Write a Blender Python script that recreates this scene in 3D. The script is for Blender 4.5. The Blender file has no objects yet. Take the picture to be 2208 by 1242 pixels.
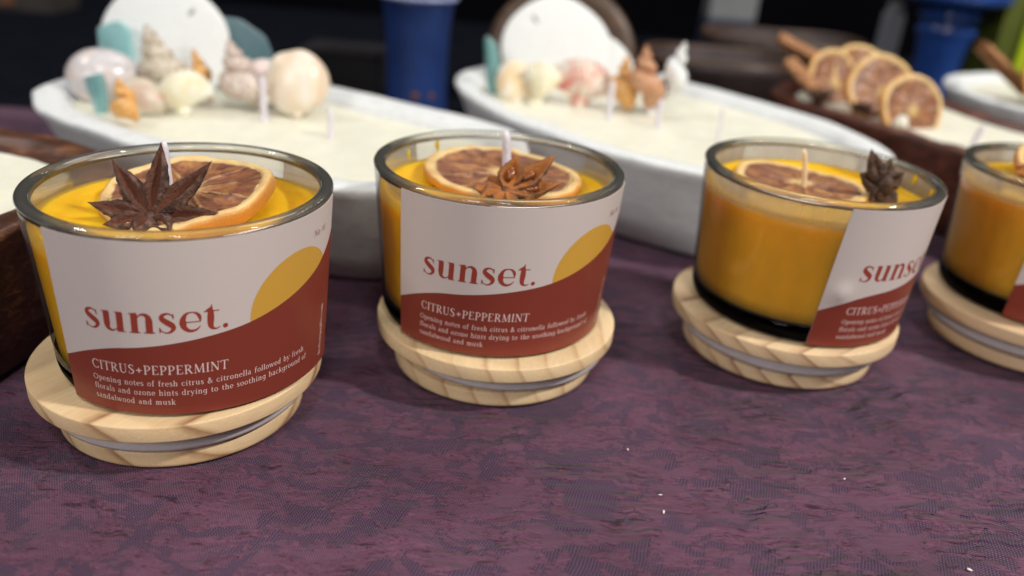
import bpy, math, random
from mathutils import Vector, Matrix, noise, Euler

sc = bpy.context.scene
S = 0.01                                    # every length below is written in centimetres
PI = math.pi
C = sc.collection

# ------------------------------------------------------------------ camera
cam = bpy.data.objects.new('camera', bpy.data.cameras.new('camera'))
C.objects.link(cam); sc.camera = cam
PITCH, ROLL, CH = 0.4329, 0.0802, 14.617
FPX = 1769.9
cp, sp = math.cos(PITCH), math.sin(PITCH)
cr, sr = math.cos(ROLL), math.sin(ROLL)
vx, vu, vf = Vector((1, 0, 0)), Vector((0, sp, cp)), Vector((0, cp, -sp))
rgt = vx*cr + vu*sr
upv = vu*cr - vx*sr
M = Matrix((rgt, upv, -vf)).transposed().to_4x4()
M.translation = Vector((0, 0, CH*S))
cam.matrix_world = M
cd = cam.data
cd.sensor_width = 36.0
cd.lens = FPX/2208*36.0
cd.clip_start = 0.01; cd.clip_end = 20
cd.dof.use_dof = True
cd.dof.focus_distance = 0.226
cd.dof.aperture_fstop = 6.3

# ------------------------------------------------------------------ world, lamps, exposure
w = bpy.data.worlds.new('World'); sc.world = w; w.use_nodes = True
w.node_tree.nodes['Background'].inputs[0].default_value = (0.75, 0.8, 1.0, 1)
w.node_tree.nodes['Background'].inputs[1].default_value = 0.05

def lamp(name, loc, power, size, col, aim=(0, 0.30, 0.04)):
    l = bpy.data.lights.new(name, 'AREA'); l.energy = power; l.size = size; l.color = col; l.shape = 'DISK'
    o = bpy.data.objects.new(name, l); C.objects.link(o)
    o.location = loc
    o.rotation_euler = (Vector(aim)-Vector(loc)).to_track_quat('-Z', 'Y').to_euler()
    return o
lamp('ceiling_or_fill_lamp', (1.30, -0.08, 1.30), 28, 0.11, (1.0, 0.95, 0.88))
lamp('ceiling_or_fill_lamp', (-1.30, 0.50, 1.60), 9, 0.16, (1.0, 0.95, 0.88))
lamp('ceiling_or_fill_lamp', (0.15, -0.75, 1.60), 9, 0.30, (1.0, 0.96, 0.92))  # soft front fill added to brighten the labels, not a ceiling fixture
lamp('ceiling_or_fill_lamp', (-0.55, -1.10, 0.85), 10, 0.45, (1.0, 0.97, 0.93))  # low fill added at front left to brighten the bowl fronts
lamp('ceiling_or_fill_lamp', (0.30, 1.60, 2.10), 12, 0.9, (1.0, 0.98, 0.95))

sc.view_settings.view_transform = 'Standard'
sc.view_settings.look = 'None'
sc.view_settings.exposure = 0.0
sc.view_settings.gamma = 1.0
sc.view_settings.use_curve_mapping = False
sc.render.engine = 'CYCLES'
sc.cycles.use_denoising = True
sc.cycles.max_bounces = 14
sc.cycles.transmission_bounces = 10
sc.cycles.transparent_max_bounces = 16
sc.cycles.sample_clamp_indirect = 4.0

# ------------------------------------------------------------------ object helpers
def tag(o, label=None, cat=None, group=None, kind=None):
    if label: o['label'] = label
    if cat: o['category'] = cat
    if group: o['group'] = group
    if kind: o['kind'] = kind
    return o
def thing(name, label, cat, loc=(0, 0, 0), rot=(0, 0, 0), group=None):
    o = bpy.data.objects.new(name, None); C.objects.link(o)
    o.empty_display_size = 0.01
    o.location = Vector(loc)*S; o.rotation_euler = rot
    return tag(o, label, cat, group)
def mk(name, vs, fs, mat, parent=None, smooth=True, loc=None, rot=None, uvs=None, scale=S):
    me = bpy.data.meshes.new(name)
    me.from_pydata([(v[0]*scale, v[1]*scale, v[2]*scale) for v in vs], [], fs)
    if smooth: me.polygons.foreach_set('use_smooth', [True]*len(me.polygons))
    if uvs is not None:
        ul = me.uv_layers.new(name='UVMap')
        for lp in me.loops: ul.data[lp.index].uv = uvs[lp.vertex_index]
    me.materials.append(mat); me.update()
    o = bpy.data.objects.new(name, me); C.objects.link(o)
    if parent: o.parent = parent
    if loc is not None: o.location = Vector(loc)*S
    if rot is not None: o.rotation_euler = rot
    return o
def sharp(o, ang=35):
    me = o.data
    me.polygons.foreach_set('use_smooth', [True]*len(me.polygons))
    try: me.set_sharp_from_angle(angle=math.radians(ang))
    except Exception: pass
    return o
def lathe_data(prof, n=96, closed=False, f=None):
    vs, fs = [], []
    m = len(prof)
    for k in range(n):
        a = 2*PI*k/n
        for (r, z) in prof:
            v = (r*math.cos(a), r*math.sin(a), z)
            vs.append(f(v, a) if f else v)
    rng = m if closed else m-1
    for k in range(n):
        k2 = (k+1) % n
        for j in range(rng):
            j2 = (j+1) % m
            fs.append((k*m+j, k2*m+j, k2*m+j2, k*m+j2))
    return vs, fs
def nz(x, y, z, s=1.0, seed=0.0):
    return noise.noise(Vector((x*s+seed*13.7, y*s-seed*7.1, z*s+seed*3.3)))

# ------------------------------------------------------------------ material helpers
def newmat(name):
    m = bpy.data.materials.new(name); m.use_nodes = True
    nt = m.node_tree
    return m, nt, nt.nodes['Principled BSDF'], nt.nodes['Material Output']
class NB:
    def __init__(s, nt): s.nt = nt; s.N = nt.nodes; s.L = nt.links
    def n(s, t, **kw):
        x = s.N.new(t)
        for k, v in kw.items():
            if k.startswith('i_'):
                x.inputs[k[2:].replace('_', ' ')].default_value = v
            else: setattr(x, k, v)
        return x
    def l(s, a, b): s.L.new(a, b)
    def math(s, op, a, b=None, c=None, clamp=False):
        x = s.N.new('ShaderNodeMath'); x.operation = op; x.use_clamp = clamp
        for i, q in enumerate((a, b, c)):
            if q is None: continue
            if isinstance(q, (int, float)): x.inputs[i].default_value = q
            else: s.L.new(q, x.inputs[i])
        return x.outputs[0]
    def mix(s, f, a, b):
        x = s.N.new('ShaderNodeMix'); x.data_type = 'RGBA'
        for i, q in ((0, f), (6, a), (7, b)):
            if isinstance(q, (int, float)): x.inputs[i].default_value = q
            elif isinstance(q, tuple): x.inputs[i].default_value = (*q, 1) if len(q) == 3 else q
            else: s.L.new(q, x.inputs[i])
        return x.outputs[2]
    def ramp(s, f, pts, interp='LINEAR'):
        x = s.N.new('ShaderNodeValToRGB'); x.color_ramp.interpolation = interp
        e = x.color_ramp.elements
        while len(e) > 1: e.remove(e[-1])
        e[0].position = pts[0][0]; e[0].color = col4(pts[0][1])
        for p, c in pts[1:]:
            q = e.new(p); q.color = col4(c)
        s.L.new(f, x.inputs[0]); return x.outputs[0]
    def noise(s, vec, scale, detail=3, rough=0.5, dist=0.0):
        x = s.N.new('ShaderNodeTexNoise'); x.inputs['Scale'].default_value = scale
        x.inputs['Detail'].default_value = detail; x.inputs['Roughness'].default_value = rough
        x.inputs['Distortion'].default_value = dist
        if vec is not None: s.L.new(vec, x.inputs['Vector'])
        return x.outputs['Fac']
    def mapping(s, vec, scale=(1, 1, 1), rot=(0, 0, 0), loc=(0, 0, 0)):
        x = s.N.new('ShaderNodeMapping')
        x.inputs['Scale'].default_value = scale; x.inputs['Rotation'].default_value = rot; x.inputs['Location'].default_value = loc
        s.L.new(vec, x.inputs['Vector']); return x.outputs[0]
    def obj(s): return s.n('ShaderNodeTexCoord').outputs['Object']
    def uv(s): return s.n('ShaderNodeTexCoord').outputs['UV']
    def sep(s, v):
        x = s.N.new('ShaderNodeSeparateXYZ'); s.L.new(v, x.inputs[0]); return x.outputs
    def bump(s, h, strength=0.5, dist=0.0005, normal=None):
        x = s.N.new('ShaderNodeBump'); x.inputs['Strength'].default_value = strength; x.inputs['Distance'].default_value = dist
        s.L.new(h, x.inputs['Height'])
        if normal is not None: s.L.new(normal, x.inputs['Normal'])
        return x.outputs[0]
def col4(c):
    if isinstance(c, (int, float)): return (c, c, c, 1)
    return (*c, 1) if len(c) == 3 else c
def plain(name, col, rough=0.6, var=0.15, scale=300, bump=0.0, bdist=0.0003, sss=0.0, srad=(0.01, 0.005, 0.003), spec=0.5):
    m, nt, b, out = newmat(name); k = NB(nt)
    o = k.obj(); f = k.noise(o, scale, 4, 0.6)
    c1 = tuple(x*(1-var) for x in col); c2 = tuple(min(1, x*(1+var)) for x in col)
    k.l(k.ramp(f, [(0.3, c1), (0.7, c2)]), b.inputs['Base Color'])
    b.inputs['Roughness'].default_value = rough
    b.inputs['Specular IOR Level'].default_value = spec
    if bump: k.l(k.bump(f, bump, bdist), b.inputs['Normal'])
    if sss:
        b.inputs['Subsurface Weight'].default_value = sss
        b.inputs['Subsurface Radius'].default_value = (1, srad[1]/srad[0], srad[2]/srad[0])
        b.inputs['Subsurface Scale'].default_value = srad[0]
    return m

# ------------------------------------------------------------------ materials
def cloth_material():
    m, nt, b, out = newmat('purple_damask'); k = NB(nt)
    o = k.obj()
    def warped(scale, amt, src):
        nn = k.N.new('ShaderNodeTexNoise'); nn.inputs['Scale'].default_value = scale; nn.inputs['Detail'].default_value = 2
        k.l(src, nn.inputs['Vector'])
        sb = k.n('ShaderNodeVectorMath', operation='SUBTRACT'); k.l(nn.outputs['Color'], sb.inputs[0]); sb.inputs[1].default_value = (0.5, 0.5, 0.5)
        v = k.n('ShaderNodeVectorMath', operation='MULTIPLY_ADD'); k.l(sb.outputs[0], v.inputs[0]); v.inputs[1].default_value = (amt, amt, 0); k.l(src, v.inputs[2])
        return v.outputs[0]
    big = warped(55, 0.016, o)
    # leafy figure: bands and blotches of coarse canvas between areas of smooth sateen
    fig = k.noise(k.mapping(big, rot=(0, 0, -0.9), scale=(0.55, 1.3, 1)), 105, 3.5, 0.62, 0.8)
    fig2 = k.noise(k.mapping(big, scale=(1.2, 0.8, 1), rot=(0, 0, 0.4)), 190, 2.5, 0.55, 0.6)
    jag = k.noise(k.mapping(o, scale=(0.18, 1.0, 1), rot=(0, 0, -0.15)), 1500, 1, 0.5)
    f = k.math('ADD', k.math('ADD', k.math('MULTIPLY', fig, 0.66), k.math('MULTIPLY', fig2, 0.34)), k.math('MULTIPLY', k.math('SUBTRACT', jag, 0.5), 0.16))
    groundS = k.ramp(f, [(0.500, 0.0), (0.545, 0.95)])
    # canvas threads
    wb = warped(60, 0.0025, o)
    x, y, z = k.sep(k.mapping(wb, rot=(0, 0, 0.30)))
    pitch = 0.00082
    sx = k.math('SINE', k.math('MULTIPLY', x, 2*PI/pitch)); sy = k.math('SINE', k.math('MULTIPLY', y, 2*PI/pitch))
    weave = k.math('MULTIPLY_ADD', k.math('MULTIPLY', sx, sy), 0.5, 0.5)
    rib = k.math('MULTIPLY_ADD', sx, 0.5, 0.5)
    wv = k.math('ADD', k.math('MULTIPLY', weave, 0.65), k.math('MULTIPLY', rib, 0.35))
    canvas = k.ramp(wv, [(0.22, (0.014, 0.006, 0.020)), (0.50, (0.062, 0.032, 0.066)), (0.82, (0.165, 0.092, 0.160))])
    tonal = k.noise(o, 24, 3, 0.55)
    # sateen: long floats pulled into short dark creases
    cw = warped(130, 0.006, o)
    cre = k.noise(k.mapping(cw, scale=(0.14, 1, 1), rot=(0, 0, -0.16)), 800, 2.5, 0.6, 0.3)
    fine = k.noise(k.mapping(o, scale=(0.4, 1.0, 1)), 2300, 2, 0.75)
    dens = k.noise(o, 45, 2, 0.5)           # creases gather in places
    cr2 = k.math('ADD', cre, k.math('MULTIPLY', k.math('SUBTRACT', dens, 0.5), 0.26))
    sat = k.ramp(cr2, [(0.32, (0.034, 0.012, 0.026)), (0.375, (0.098, 0.037, 0.066)), (0.50, (0.122, 0.048, 0.086)), (0.66, (0.146, 0.060, 0.104))])
    pn = k.noise(k.mapping(wb, scale=(0.55, 1, 1), rot=(0, 0, -0.1)), 1500, 1.5, 0.6)
    pin = k.math('MULTIPLY', k.ramp(pn, [(0.30, 0.25), (0.40, 1.0)]), k.math('MULTIPLY_ADD', weave, 0.55, 0.68))
    hf = k.n('ShaderNodeHueSaturation'); k.l(sat, hf.inputs['Color']); k.l(k.math('MULTIPLY', k.math('MULTIPLY_ADD', fine, 1.8, 0.15), pin), hf.inputs['Value'])
    # plain weave patches inside the figure
    mid = k.ramp(k.math('ADD', k.noise(k.mapping(big, scale=(1, 1.2, 1), loc=(3, 1, 0)), 110, 2, 0.5, 0.5), k.math('MULTIPLY', k.math('SUBTRACT', jag, 0.5), 0.1)), [(0.47, 0.0), (0.55, 0.75)])
    midw = k.ramp(weave, [(0.15, (0.028, 0.010, 0.028)), (0.85, (0.215, 0.100, 0.158))])
    col = k.mix(groundS, k.mix(mid, hf.outputs['Color'], midw), canvas)
    hs = k.n('ShaderNodeHueSaturation'); k.l(col, hs.inputs['Color'])
    k.l(k.math('MULTIPLY_ADD', tonal, 0.75, 0.50), hs.inputs['Value']); hs.inputs['Saturation'].default_value = 1.02
    lint = k.ramp(k.noise(o, 2300, 1, 0.5), [(0.76, 0.0), (0.80, 0.5)])
    k.l(k.mix(lint, hs.outputs['Color'], (0.42, 0.30, 0.34)), b.inputs['Base Color'])
    b.inputs['Roughness'].default_value = 0.75
    b.inputs['Sheen Weight'].default_value = 0.06
    b.inputs['Specular IOR Level'].default_value = 0.25
    inv = k.math('SUBTRACT', 1.0, groundS)
    cw2 = k.mapping(warped(35, 0.02, o), scale=(0.22, 1, 1), rot=(0, 0, -0.55))
    wv2 = k.n('ShaderNodeTexWave'); wv2.bands_direction = 'Y'; wv2.inputs['Scale'].default_value = 68; wv2.inputs['Distortion'].default_value = 3.5
    wv2.inputs['Detail'].default_value = 2; wv2.inputs['Detail Scale'].default_value = 2.0
    k.l(cw2, wv2.inputs['Vector'])
    X = k.sep(o)[0]
    patch = k.math('MULTIPLY', k.ramp(k.noise(o, 30, 2, 0.5), [(0.44, 0.0), (0.62, 1.0)]), k.ramp(k.math('MULTIPLY_ADD', X, 3.0, 0.4), [(0.1, 0.25), (0.75, 1.0)]))
    fold = k.math('MULTIPLY', wv2.outputs['Fac'], patch)
    soft = k.noise(k.mapping(o, scale=(0.5, 1, 1), rot=(0, 0, -0.3)), 60, 3, 0.55, 0.6)
    nfold = k.bump(k.math('ADD', k.math('MULTIPLY', fold, 0.9), k.math('MULTIPLY', soft, 0.8)), 1.0, 0.0027)
    hgt = k.math('ADD', k.math('MULTIPLY', groundS, k.math('MULTIPLY_ADD', wv, 0.5, -0.55)),
                 k.math('MULTIPLY', inv, k.math('ADD', k.math('MULTIPLY', cr2, 1.8), k.math('MULTIPLY', fine, 0.3))))
    k.l(k.bump(hgt, 0.55, 0.0005, nfold), b.inputs['Normal'])
    return m

def thin_glass(name, tint, haze=0.0, hazecol=(0.6, 0.55, 0.45)):
    m, nt, b, out = newmat(name); k = NB(nt)
    tr = k.n('ShaderNodeBsdfTransparent'); tr.inputs[0].default_value = (*tint, 1)
    gl = k.n('ShaderNodeBsdfGlossy'); gl.inputs['Roughness'].default_value = 0.03
    fr = k.n('ShaderNodeFresnel'); fr.inputs[0].default_value = 1.45
    mx = k.n('ShaderNodeMixShader')
    k.l(k.math('MULTIPLY', fr.outputs[0], 0.8, clamp=True), mx.inputs[0]); k.l(tr.outputs[0], mx.inputs[1]); k.l(gl.outputs[0], mx.inputs[2])
    res = mx.outputs[0]
    if haze:
        df = k.n('ShaderNodeBsdfTranslucent'); df.inputs[0].default_value = (*hazecol, 1)
        df2 = k.n('ShaderNodeBsdfDiffuse'); df2.inputs[0].default_value = (*hazecol, 1)
        a = k.n('ShaderNodeMixShader'); k.l(df.outputs[0], a.inputs[1]); k.l(df2.outputs[0], a.inputs[2])
        zz = k.sep(k.obj())[2]
        f = k.math('MULTIPLY', k.ramp(k.noise(k.mapping(k.obj(), scale=(1, 1, 0.35)), 90, 3, 0.6), [(0.3, haze*0.7), (0.75, haze*1.3)]), k.ramp(k.math('MULTIPLY', zz, 10), [(0.425, 0.12), (0.445, 1.0)]))
        c = k.n('ShaderNodeMixShader'); k.l(f, c.inputs[0]); k.l(res, c.inputs[1]); k.l(a.outputs[0], c.inputs[2]); res = c.outputs[0]
    k.l(res, out.inputs[0]); nt.nodes.remove(b)
    return m
def rim_glass():
    m, nt, b, out = newmat('jar_rim_glass'); k = NB(nt)
    lw = k.n('ShaderNodeLayerWeight'); lw.inputs[0].default_value = 0.35
    tr = k.n('ShaderNodeBsdfTransparent')
    k.l(k.ramp(lw.outputs['Facing'], [(0.0, (0.93, 0.92, 0.88)), (0.55, (0.88, 0.87, 0.82)), (0.95, (0.68, 0.68, 0.65))]), tr.inputs[0])
    rf = k.n('ShaderNodeBsdfRefraction'); rf.inputs['Color'].default_value = (0.92, 0.92, 0.88, 1); rf.inputs['IOR'].default_value = 1.30; rf.inputs['Roughness'].default_value = 0.03
    a = k.n('ShaderNodeMixShader'); a.inputs[0].default_value = 0.45; k.l(tr.outputs[0], a.inputs[1]); k.l(rf.outputs[0], a.inputs[2])
    df = k.n('ShaderNodeBsdfDiffuse'); df.inputs[0].default_value = (0.62, 0.60, 0.54, 1)
    c = k.n('ShaderNodeMixShader'); c.inputs[0].default_value = 0.10; k.l(a.outputs[0], c.inputs[1]); k.l(df.outputs[0], c.inputs[2])
    gl = k.n('ShaderNodeBsdfGlossy'); gl.inputs['Roughness'].default_value = 0.02
    fr = k.n('ShaderNodeFresnel'); fr.inputs[0].default_value = 1.48
    mx = k.n('ShaderNodeMixShader'); k.l(fr.outputs[0], mx.inputs[0]); k.l(c.outputs[0], mx.inputs[1]); k.l(gl.outputs[0], mx.inputs[2])
    k.l(mx.outputs[0], out.inputs[0]); nt.nodes.remove(b)
    return m
def solid_glass(name, tint, ior=1.48):
    m, nt, b, out = newmat(name); k = NB(nt)
    g = k.n('ShaderNodeBsdfGlass'); g.inputs['Color'].default_value = (*tint, 1); g.inputs['Roughness'].default_value = 0.015; g.inputs['IOR'].default_value = ior
    k.l(g.outputs[0], out.inputs[0]); nt.nodes.remove(b)
    return m
def wax_mat(name, col, rad, rough=0.42, var=0.06):
    m, nt, b, out = newmat(name); k = NB(nt); o = k.obj()
    f = k.noise(k.mapping(o, scale=(1, 1, 0.5)), 70, 4, 0.6)
    c1 = tuple(x*(1-var) for x in col); c2 = tuple(min(1, x*(1+var)) for x in col)
    k.l(k.ramp(f, [(0.3, c1), (0.7, c2)]), b.inputs['Base Color'])
    b.inputs['Roughness'].default_value = rough; b.inputs['Specular IOR Level'].default_value = 0.25
    b.inputs['Subsurface Weight'].default_value = 1.0
    b.inputs['Subsurface Radius'].default_value = (1.0, rad[1], rad[2])
    b.inputs['Subsurface Scale'].default_value = rad[0]
    k.l(k.bump(k.noise(o, 220, 3, 0.5), 0.25, 0.0006), b.inputs['Normal'])
    return m
def wood_mat(name, light, mid, dark, pitch, tilt=0.45, rotz=0.0, dens=1.0, rough=0.55, warp=0.10):
    m, nt, b, out = newmat(name); k = NB(nt); o = k.obj()
    r = k.mapping(o, rot=(0, tilt, rotz))
    wn = k.noise(k.mapping(r, scale=(1, 0.15, 1)), 28, 2, 0.5)
    x, y, z = k.sep(r)
    dx = k.math('ADD', x, 0.050); dz = k.math('ADD', z, 0.055)
    rr = k.math('SQRT', k.math('ADD', k.math('MULTIPLY', dx, dx), k.math('MULTIPLY', dz, dz)))
    t = k.math('ADD', k.math('DIVIDE', rr, pitch), k.math('MULTIPLY', wn, warp*55))
    fr = k.math('FRACT', t)
    line = k.ramp(fr, [(0.0, mid), (0.05, light), (0.45, light), (0.80, mid), (0.95, dark), (1.0, mid)])
    fine = k.noise(k.mapping(r, scale=(1, 0.05, 1)), 1400, 3, 0.7)
    blot = k.noise(o, 60, 3, 0.5)
    c = k.mix(k.ramp(blot, [(0.42, 0.0), (0.70, 0.7)]), line, light)
    hs = k.n('ShaderNodeHueSaturation'); k.l(c, hs.inputs['Color']); k.l(k.math('MULTIPLY_ADD', fine, 0.36, 0.82), hs.inputs['Value'])
    k.l(hs.outputs['Color'], b.inputs['Base Color'])
    b.inputs['Roughness'].default_value = rough
    k.l(k.bump(fine, 0.35, 0.00025), b.inputs['Normal'])
    b.inputs['Subsurface Weight'].default_value = 0.08; b.inputs['Subsurface Scale'].default_value = 0.002
    return m
def dark_wood(name, base, hi, scale=1.0):
    m, nt, b, out = newmat(name); k = NB(nt); o = k.obj()
    g = k.noise(k.mapping(o, scale=(0.25, 1, 2.2), rot=(0, 0, -0.5)), 180*scale, 5, 0.65, 0.8)
    g2 = k.noise(o, 26, 3, 0.5)
    c = k.ramp(g, [(0.30, tuple(x*0.45 for x in base)), (0.52, base), (0.72, hi)])
    hs = k.n('ShaderNodeHueSaturation'); k.l(c, hs.inputs['Color']); k.l(k.math('MULTIPLY_ADD', g2, 1.0, 0.5), hs.inputs['Value'])
    k.l(hs.outputs['Color'], b.inputs['Base Color']); b.inputs['Roughness'].default_value = 0.42
    k.l(k.bump(g, 0.5, 0.0008), b.inputs['Normal'])
    return m
def flesh_mat():
    m, nt, b, out = newmat('dried_orange_flesh'); k = NB(nt); o = k.obj()
    uv = k.uv(); u, v, _ = k.sep(uv)
    n1 = k.noise(o, 260, 3, 0.6, 0.4)
    uu = k.math('MULTIPLY_ADD', k.math('SUBTRACT', n1, 0.5), 0.035, u)
    seg = k.math('ABSOLUTE', k.math('SUBTRACT', k.math('FRACT', k.math('MULTIPLY', uu, 10)), 0.5))    # 0.5 on a membrane
    wdt = k.math('MULTIPLY', k.math('SUBTRACT', 0.5, seg), v)
    memb = k.ramp(wdt, [(0.018, 1.0), (0.055, 0.0)])
    n3 = k.noise(o, 900, 3, 0.7); pulp = k.noise(k.mapping(uv, scale=(26, 3.2, 1)), 1.0, 4, 0.65, 0.7)
    fl = k.ramp(k.math('MULTIPLY_ADD', pulp, 0.6, k.math('MULTIPLY', n1, 0.4)), [(0.32, (0.10, 0.035, 0.026)), (0.46, (0.22, 0.082, 0.045)), (0.56, (0.34, 0.145, 0.062)), (0.68, (0.55, 0.28, 0.09))])
    vj = k.math('MULTIPLY_ADD', k.math('SUBTRACT', n3, 0.5), 0.16, v)
    core = k.ramp(vj, [(0.10, 1.0), (0.22, 0.0)])
    edge = k.ramp(k.math('MULTIPLY_ADD', k.math('SUBTRACT', n1, 0.5), 0.10, v), [(0.84, 0.0), (0.875, 1.0)])
    c = k.mix(k.math('MULTIPLY', memb, k.math('MULTIPLY_ADD', n1, 1.6, -0.45, clamp=True)), fl, (0.58, 0.34, 0.14))
    c = k.mix(k.math('MULTIPLY', core, 0.9), c, (0.74, 0.52, 0.22))
    c = k.mix(edge, c, (0.86, 0.64, 0.30))
    k.l(c, b.inputs['Base Color'])
    b.inputs['Roughness'].default_value = 0.40
    b.inputs['Subsurface Weight'].default_value = 0.25; b.inputs['Subsurface Scale'].default_value = 0.002
    h = k.math('ADD', k.math('MULTIPLY', memb, 0.7), k.math('MULTIPLY', pulp, 0.8))
    k.l(k.bump(h, 0.8, 0.0007), b.inputs['Normal'])
    return m
def rind_mat():
    m, nt, b, out = newmat('dried_orange_rind'); k = NB(nt); o = k.obj()
    u, v, _ = k.sep(k.uv())
    n = k.noise(o, 300, 3, 0.6)
    vj = k.math('MULTIPLY_ADD', k.math('SUBTRACT', n, 0.5), 0.10, v)
    c = k.ramp(vj, [(0.0, (0.80, 0.57, 0.26)), (0.66, (0.82, 0.58, 0.25)), (0.84, (0.70, 0.34, 0.08)), (1.0, (0.62, 0.25, 0.035))])
    c = k.mix(k.ramp(k.noise(o, 110, 4, 0.6), [(0.45, 0.0), (0.75, 0.6)]), c, (0.46, 0.21, 0.06))
    k.l(c, b.inputs['Base Color']); b.inputs['Roughness'].default_value = 0.45
    b.inputs['Subsurface Weight'].default_value = 0.2; b.inputs['Subsurface Scale'].default_value = 0.0015
    k.l(k.bump(k.noise(o, 1300, 3, 0.6), 0.6, 0.0004), b.inputs['Normal'])
    return m
def star_mat(name, base, hi, groove, gwd=(0.03, 0.10)):
    m, nt, b, out = newmat(name); k = NB(nt); o = k.obj()
    u, v, _ = k.sep(k.uv())       # u around the pod (0.25 = the open seam on top), v along it
    n = k.noise(k.mapping(o, scale=(1, 1, 1)), 420, 4, 0.65)
    c = k.ramp(n, [(0.34, tuple(x*0.4 for x in base)), (0.5, base), (0.66, hi)])
    g = k.math('ABSOLUTE', k.math('SUBTRACT', u, 0.25))
    c = k.mix(k.ramp(g, [(gwd[0], 1.0), (gwd[1], 0.0)]), c, groove)
    k.l(c, b.inputs['Base Color']); b.inputs['Roughness'].default_value = 0.58
    k.l(k.bump(k.noise(o, 1100, 4, 0.7), 1.0, 0.0011), b.inputs['Normal'])
    return m
def shell_mat(name, a, b_, c_, scale=240, stretch=(1, 1, 3.5), rough=0.4):
    m, nt, b, out = newmat(name); k = NB(nt); o = k.obj()
    f = k.noise(k.mapping(o, scale=stretch), scale, 3, 0.6, 0.6)
    k.l(k.ramp(f, [(0.32, a), (0.5, b_), (0.68, c_)]), b.inputs['Base Color'])
    b.inputs['Roughness'].default_value = rough
    b.inputs['Subsurface Weight'].default_value = 0.15; b.inputs['Subsurface Scale'].default_value = 0.003
    k.l(k.bump(f, 0.4, 0.0008), b.inputs['Normal'])
    return m
def whitewash_mat():
    m, nt, b, out = newmat('white_painted_bowl'); k = NB(nt); o = k.obj()
    n = k.noise(o, 55, 5, 0.6, 0.5); n2 = k.noise(k.mapping(o, scale=(1, 1, 3)), 240, 4, 0.6)
    c = k.ramp(n2, [(0.25, (0.66, 0.68, 0.69)), (0.5, (0.78, 0.81, 0.82)), (0.8, (0.82, 0.84, 0.85))])
    k.l(c, b.inputs['Base Color']); b.inputs['Roughness'].default_value = 0.6
    k.l(k.bump(k.math('ADD', n, k.math('MULTIPLY', n2, 0.3)), 0.5, 0.002), b.inputs['Normal'])
    return m
def paper_mat(name, col, rough=0.42):
    m, nt, b, out = newmat(name); k = NB(nt); o = k.obj()
    f = k.noise(o, 3500, 2, 0.6)
    k.l(k.ramp(f, [(0.3, tuple(x*0.95 for x in col)), (0.7, col)]), b.inputs['Base Color'])
    b.inputs['Roughness'].default_value = rough; b.inputs['Specular IOR Level'].default_value = 0.35
    k.l(k.bump(k.noise(o, 900, 3, 0.6), 0.08, 0.0003), b.inputs['Normal'])
    return m

M_CLOTH = cloth_material()
M_WALLG = thin_glass('jar_glass', (0.95, 0.945, 0.93), 0.13, (0.66, 0.64, 0.62))
M_WALLH = thin_glass('hazy_jar_glass', (0.94, 0.93, 0.91), 0.42, (0.64, 0.58, 0.50))
M_RIM = rim_glass()
M_BASEG = solid_glass('jar_base_glass', (0.10, 0.10, 0.12))
M_WAX = wax_mat('orange_wax', (0.86, 0.475, 0.010), (0.0065, 0.95, 0.20), var=0.12)
M_CREAM = wax_mat('cream_wax', (0.80, 0.79, 0.66), (0.004, 0.8, 0.6), 0.45)
M_LID = [wood_mat('pine_lid_wide', (0.74, 0.54, 0.31), (0.62, 0.42, 0.22), (0.28, 0.13, 0.06), 0.0115, 0.10, 0.55, warp=0.012),
         wood_mat('pine_lid_pale', (0.77, 0.58, 0.34), (0.70, 0.50, 0.28), (0.50, 0.31, 0.16), 0.0085, -0.35, 0.45, warp=0.02),
         wood_mat('pine_lid_striped', (0.74, 0.55, 0.33), (0.58, 0.38, 0.22), (0.25, 0.12, 0.06), 0.0060, 0.12, 0.95, warp=0.012),
         wood_mat('pine_lid_plain', (0.70, 0.50, 0.30), (0.62, 0.42, 0.23), (0.50, 0.31, 0.16), 0.016, 0.5, 0.1, warp=0.02)]
M_SEAL = plain('silicone_seal', (0.52, 0.48, 0.475), 0.5, 0.08, 200, sss=0.6, srad=(0.004, 0.0035, 0.0035))
M_GROOVE = plain('lid_groove_wood', (0.42, 0.22, 0.10), 0.6, 0.15, 400)
M_PAPER = paper_mat('label_paper', (0.65, 0.575, 0.54))
M_RED = paper_mat('label_red_print', (0.235, 0.042, 0.026), 0.38)
M_TXTR = paper_mat('label_red_lettering', (0.33, 0.050, 0.030))
M_YEL = paper_mat('label_yellow_print', (0.66, 0.37, 0.055), 0.4)
M_TXTW = paper_mat('label_pale_lettering', (0.80, 0.60, 0.56))
M_WICK = plain('waxed_wick', (0.74, 0.70, 0.76), 0.5, 0.10, 900, 0.5, 0.0004, 0.3, (0.002, 0.002, 0.002))
M_WICKO = plain('wick_stained_with_orange_wax', (0.82, 0.62, 0.38), 0.5, 0.15, 500, 0.4, 0.0004, 0.3, (0.002, 0.002, 0.002))
M_FLESH = flesh_mat(); M_RIND = rind_mat()
M_STAR1 = star_mat('star_anise_dark', (0.092, 0.044, 0.032), (0.23, 0.125, 0.095), (0.14, 0.040, 0.018))
M_STAR2 = star_mat('star_anise_amber', (0.19, 0.075, 0.030), (0.36, 0.17, 0.075), (0.50, 0.165, 0.030), (0.10, 0.15))
M_STAR3 = star_mat('star_anise_blackened', (0.060, 0.028, 0.018), (0.16, 0.075, 0.042), (0.12, 0.05, 0.02))
M_SEED = plain('glossy_seed', (0.24, 0.075, 0.02), 0.15, 0.2, 400)
M_WHITE = whitewash_mat()
M_DWOOD = dark_wood('walnut_brown_bowl', (0.085, 0.032, 0.018), (0.24, 0.10, 0.040))
M_DWOOD2 = dark_wood('red_brown_bowl', (0.095, 0.028, 0.017), (0.22, 0.075, 0.036), 0.7)
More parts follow.
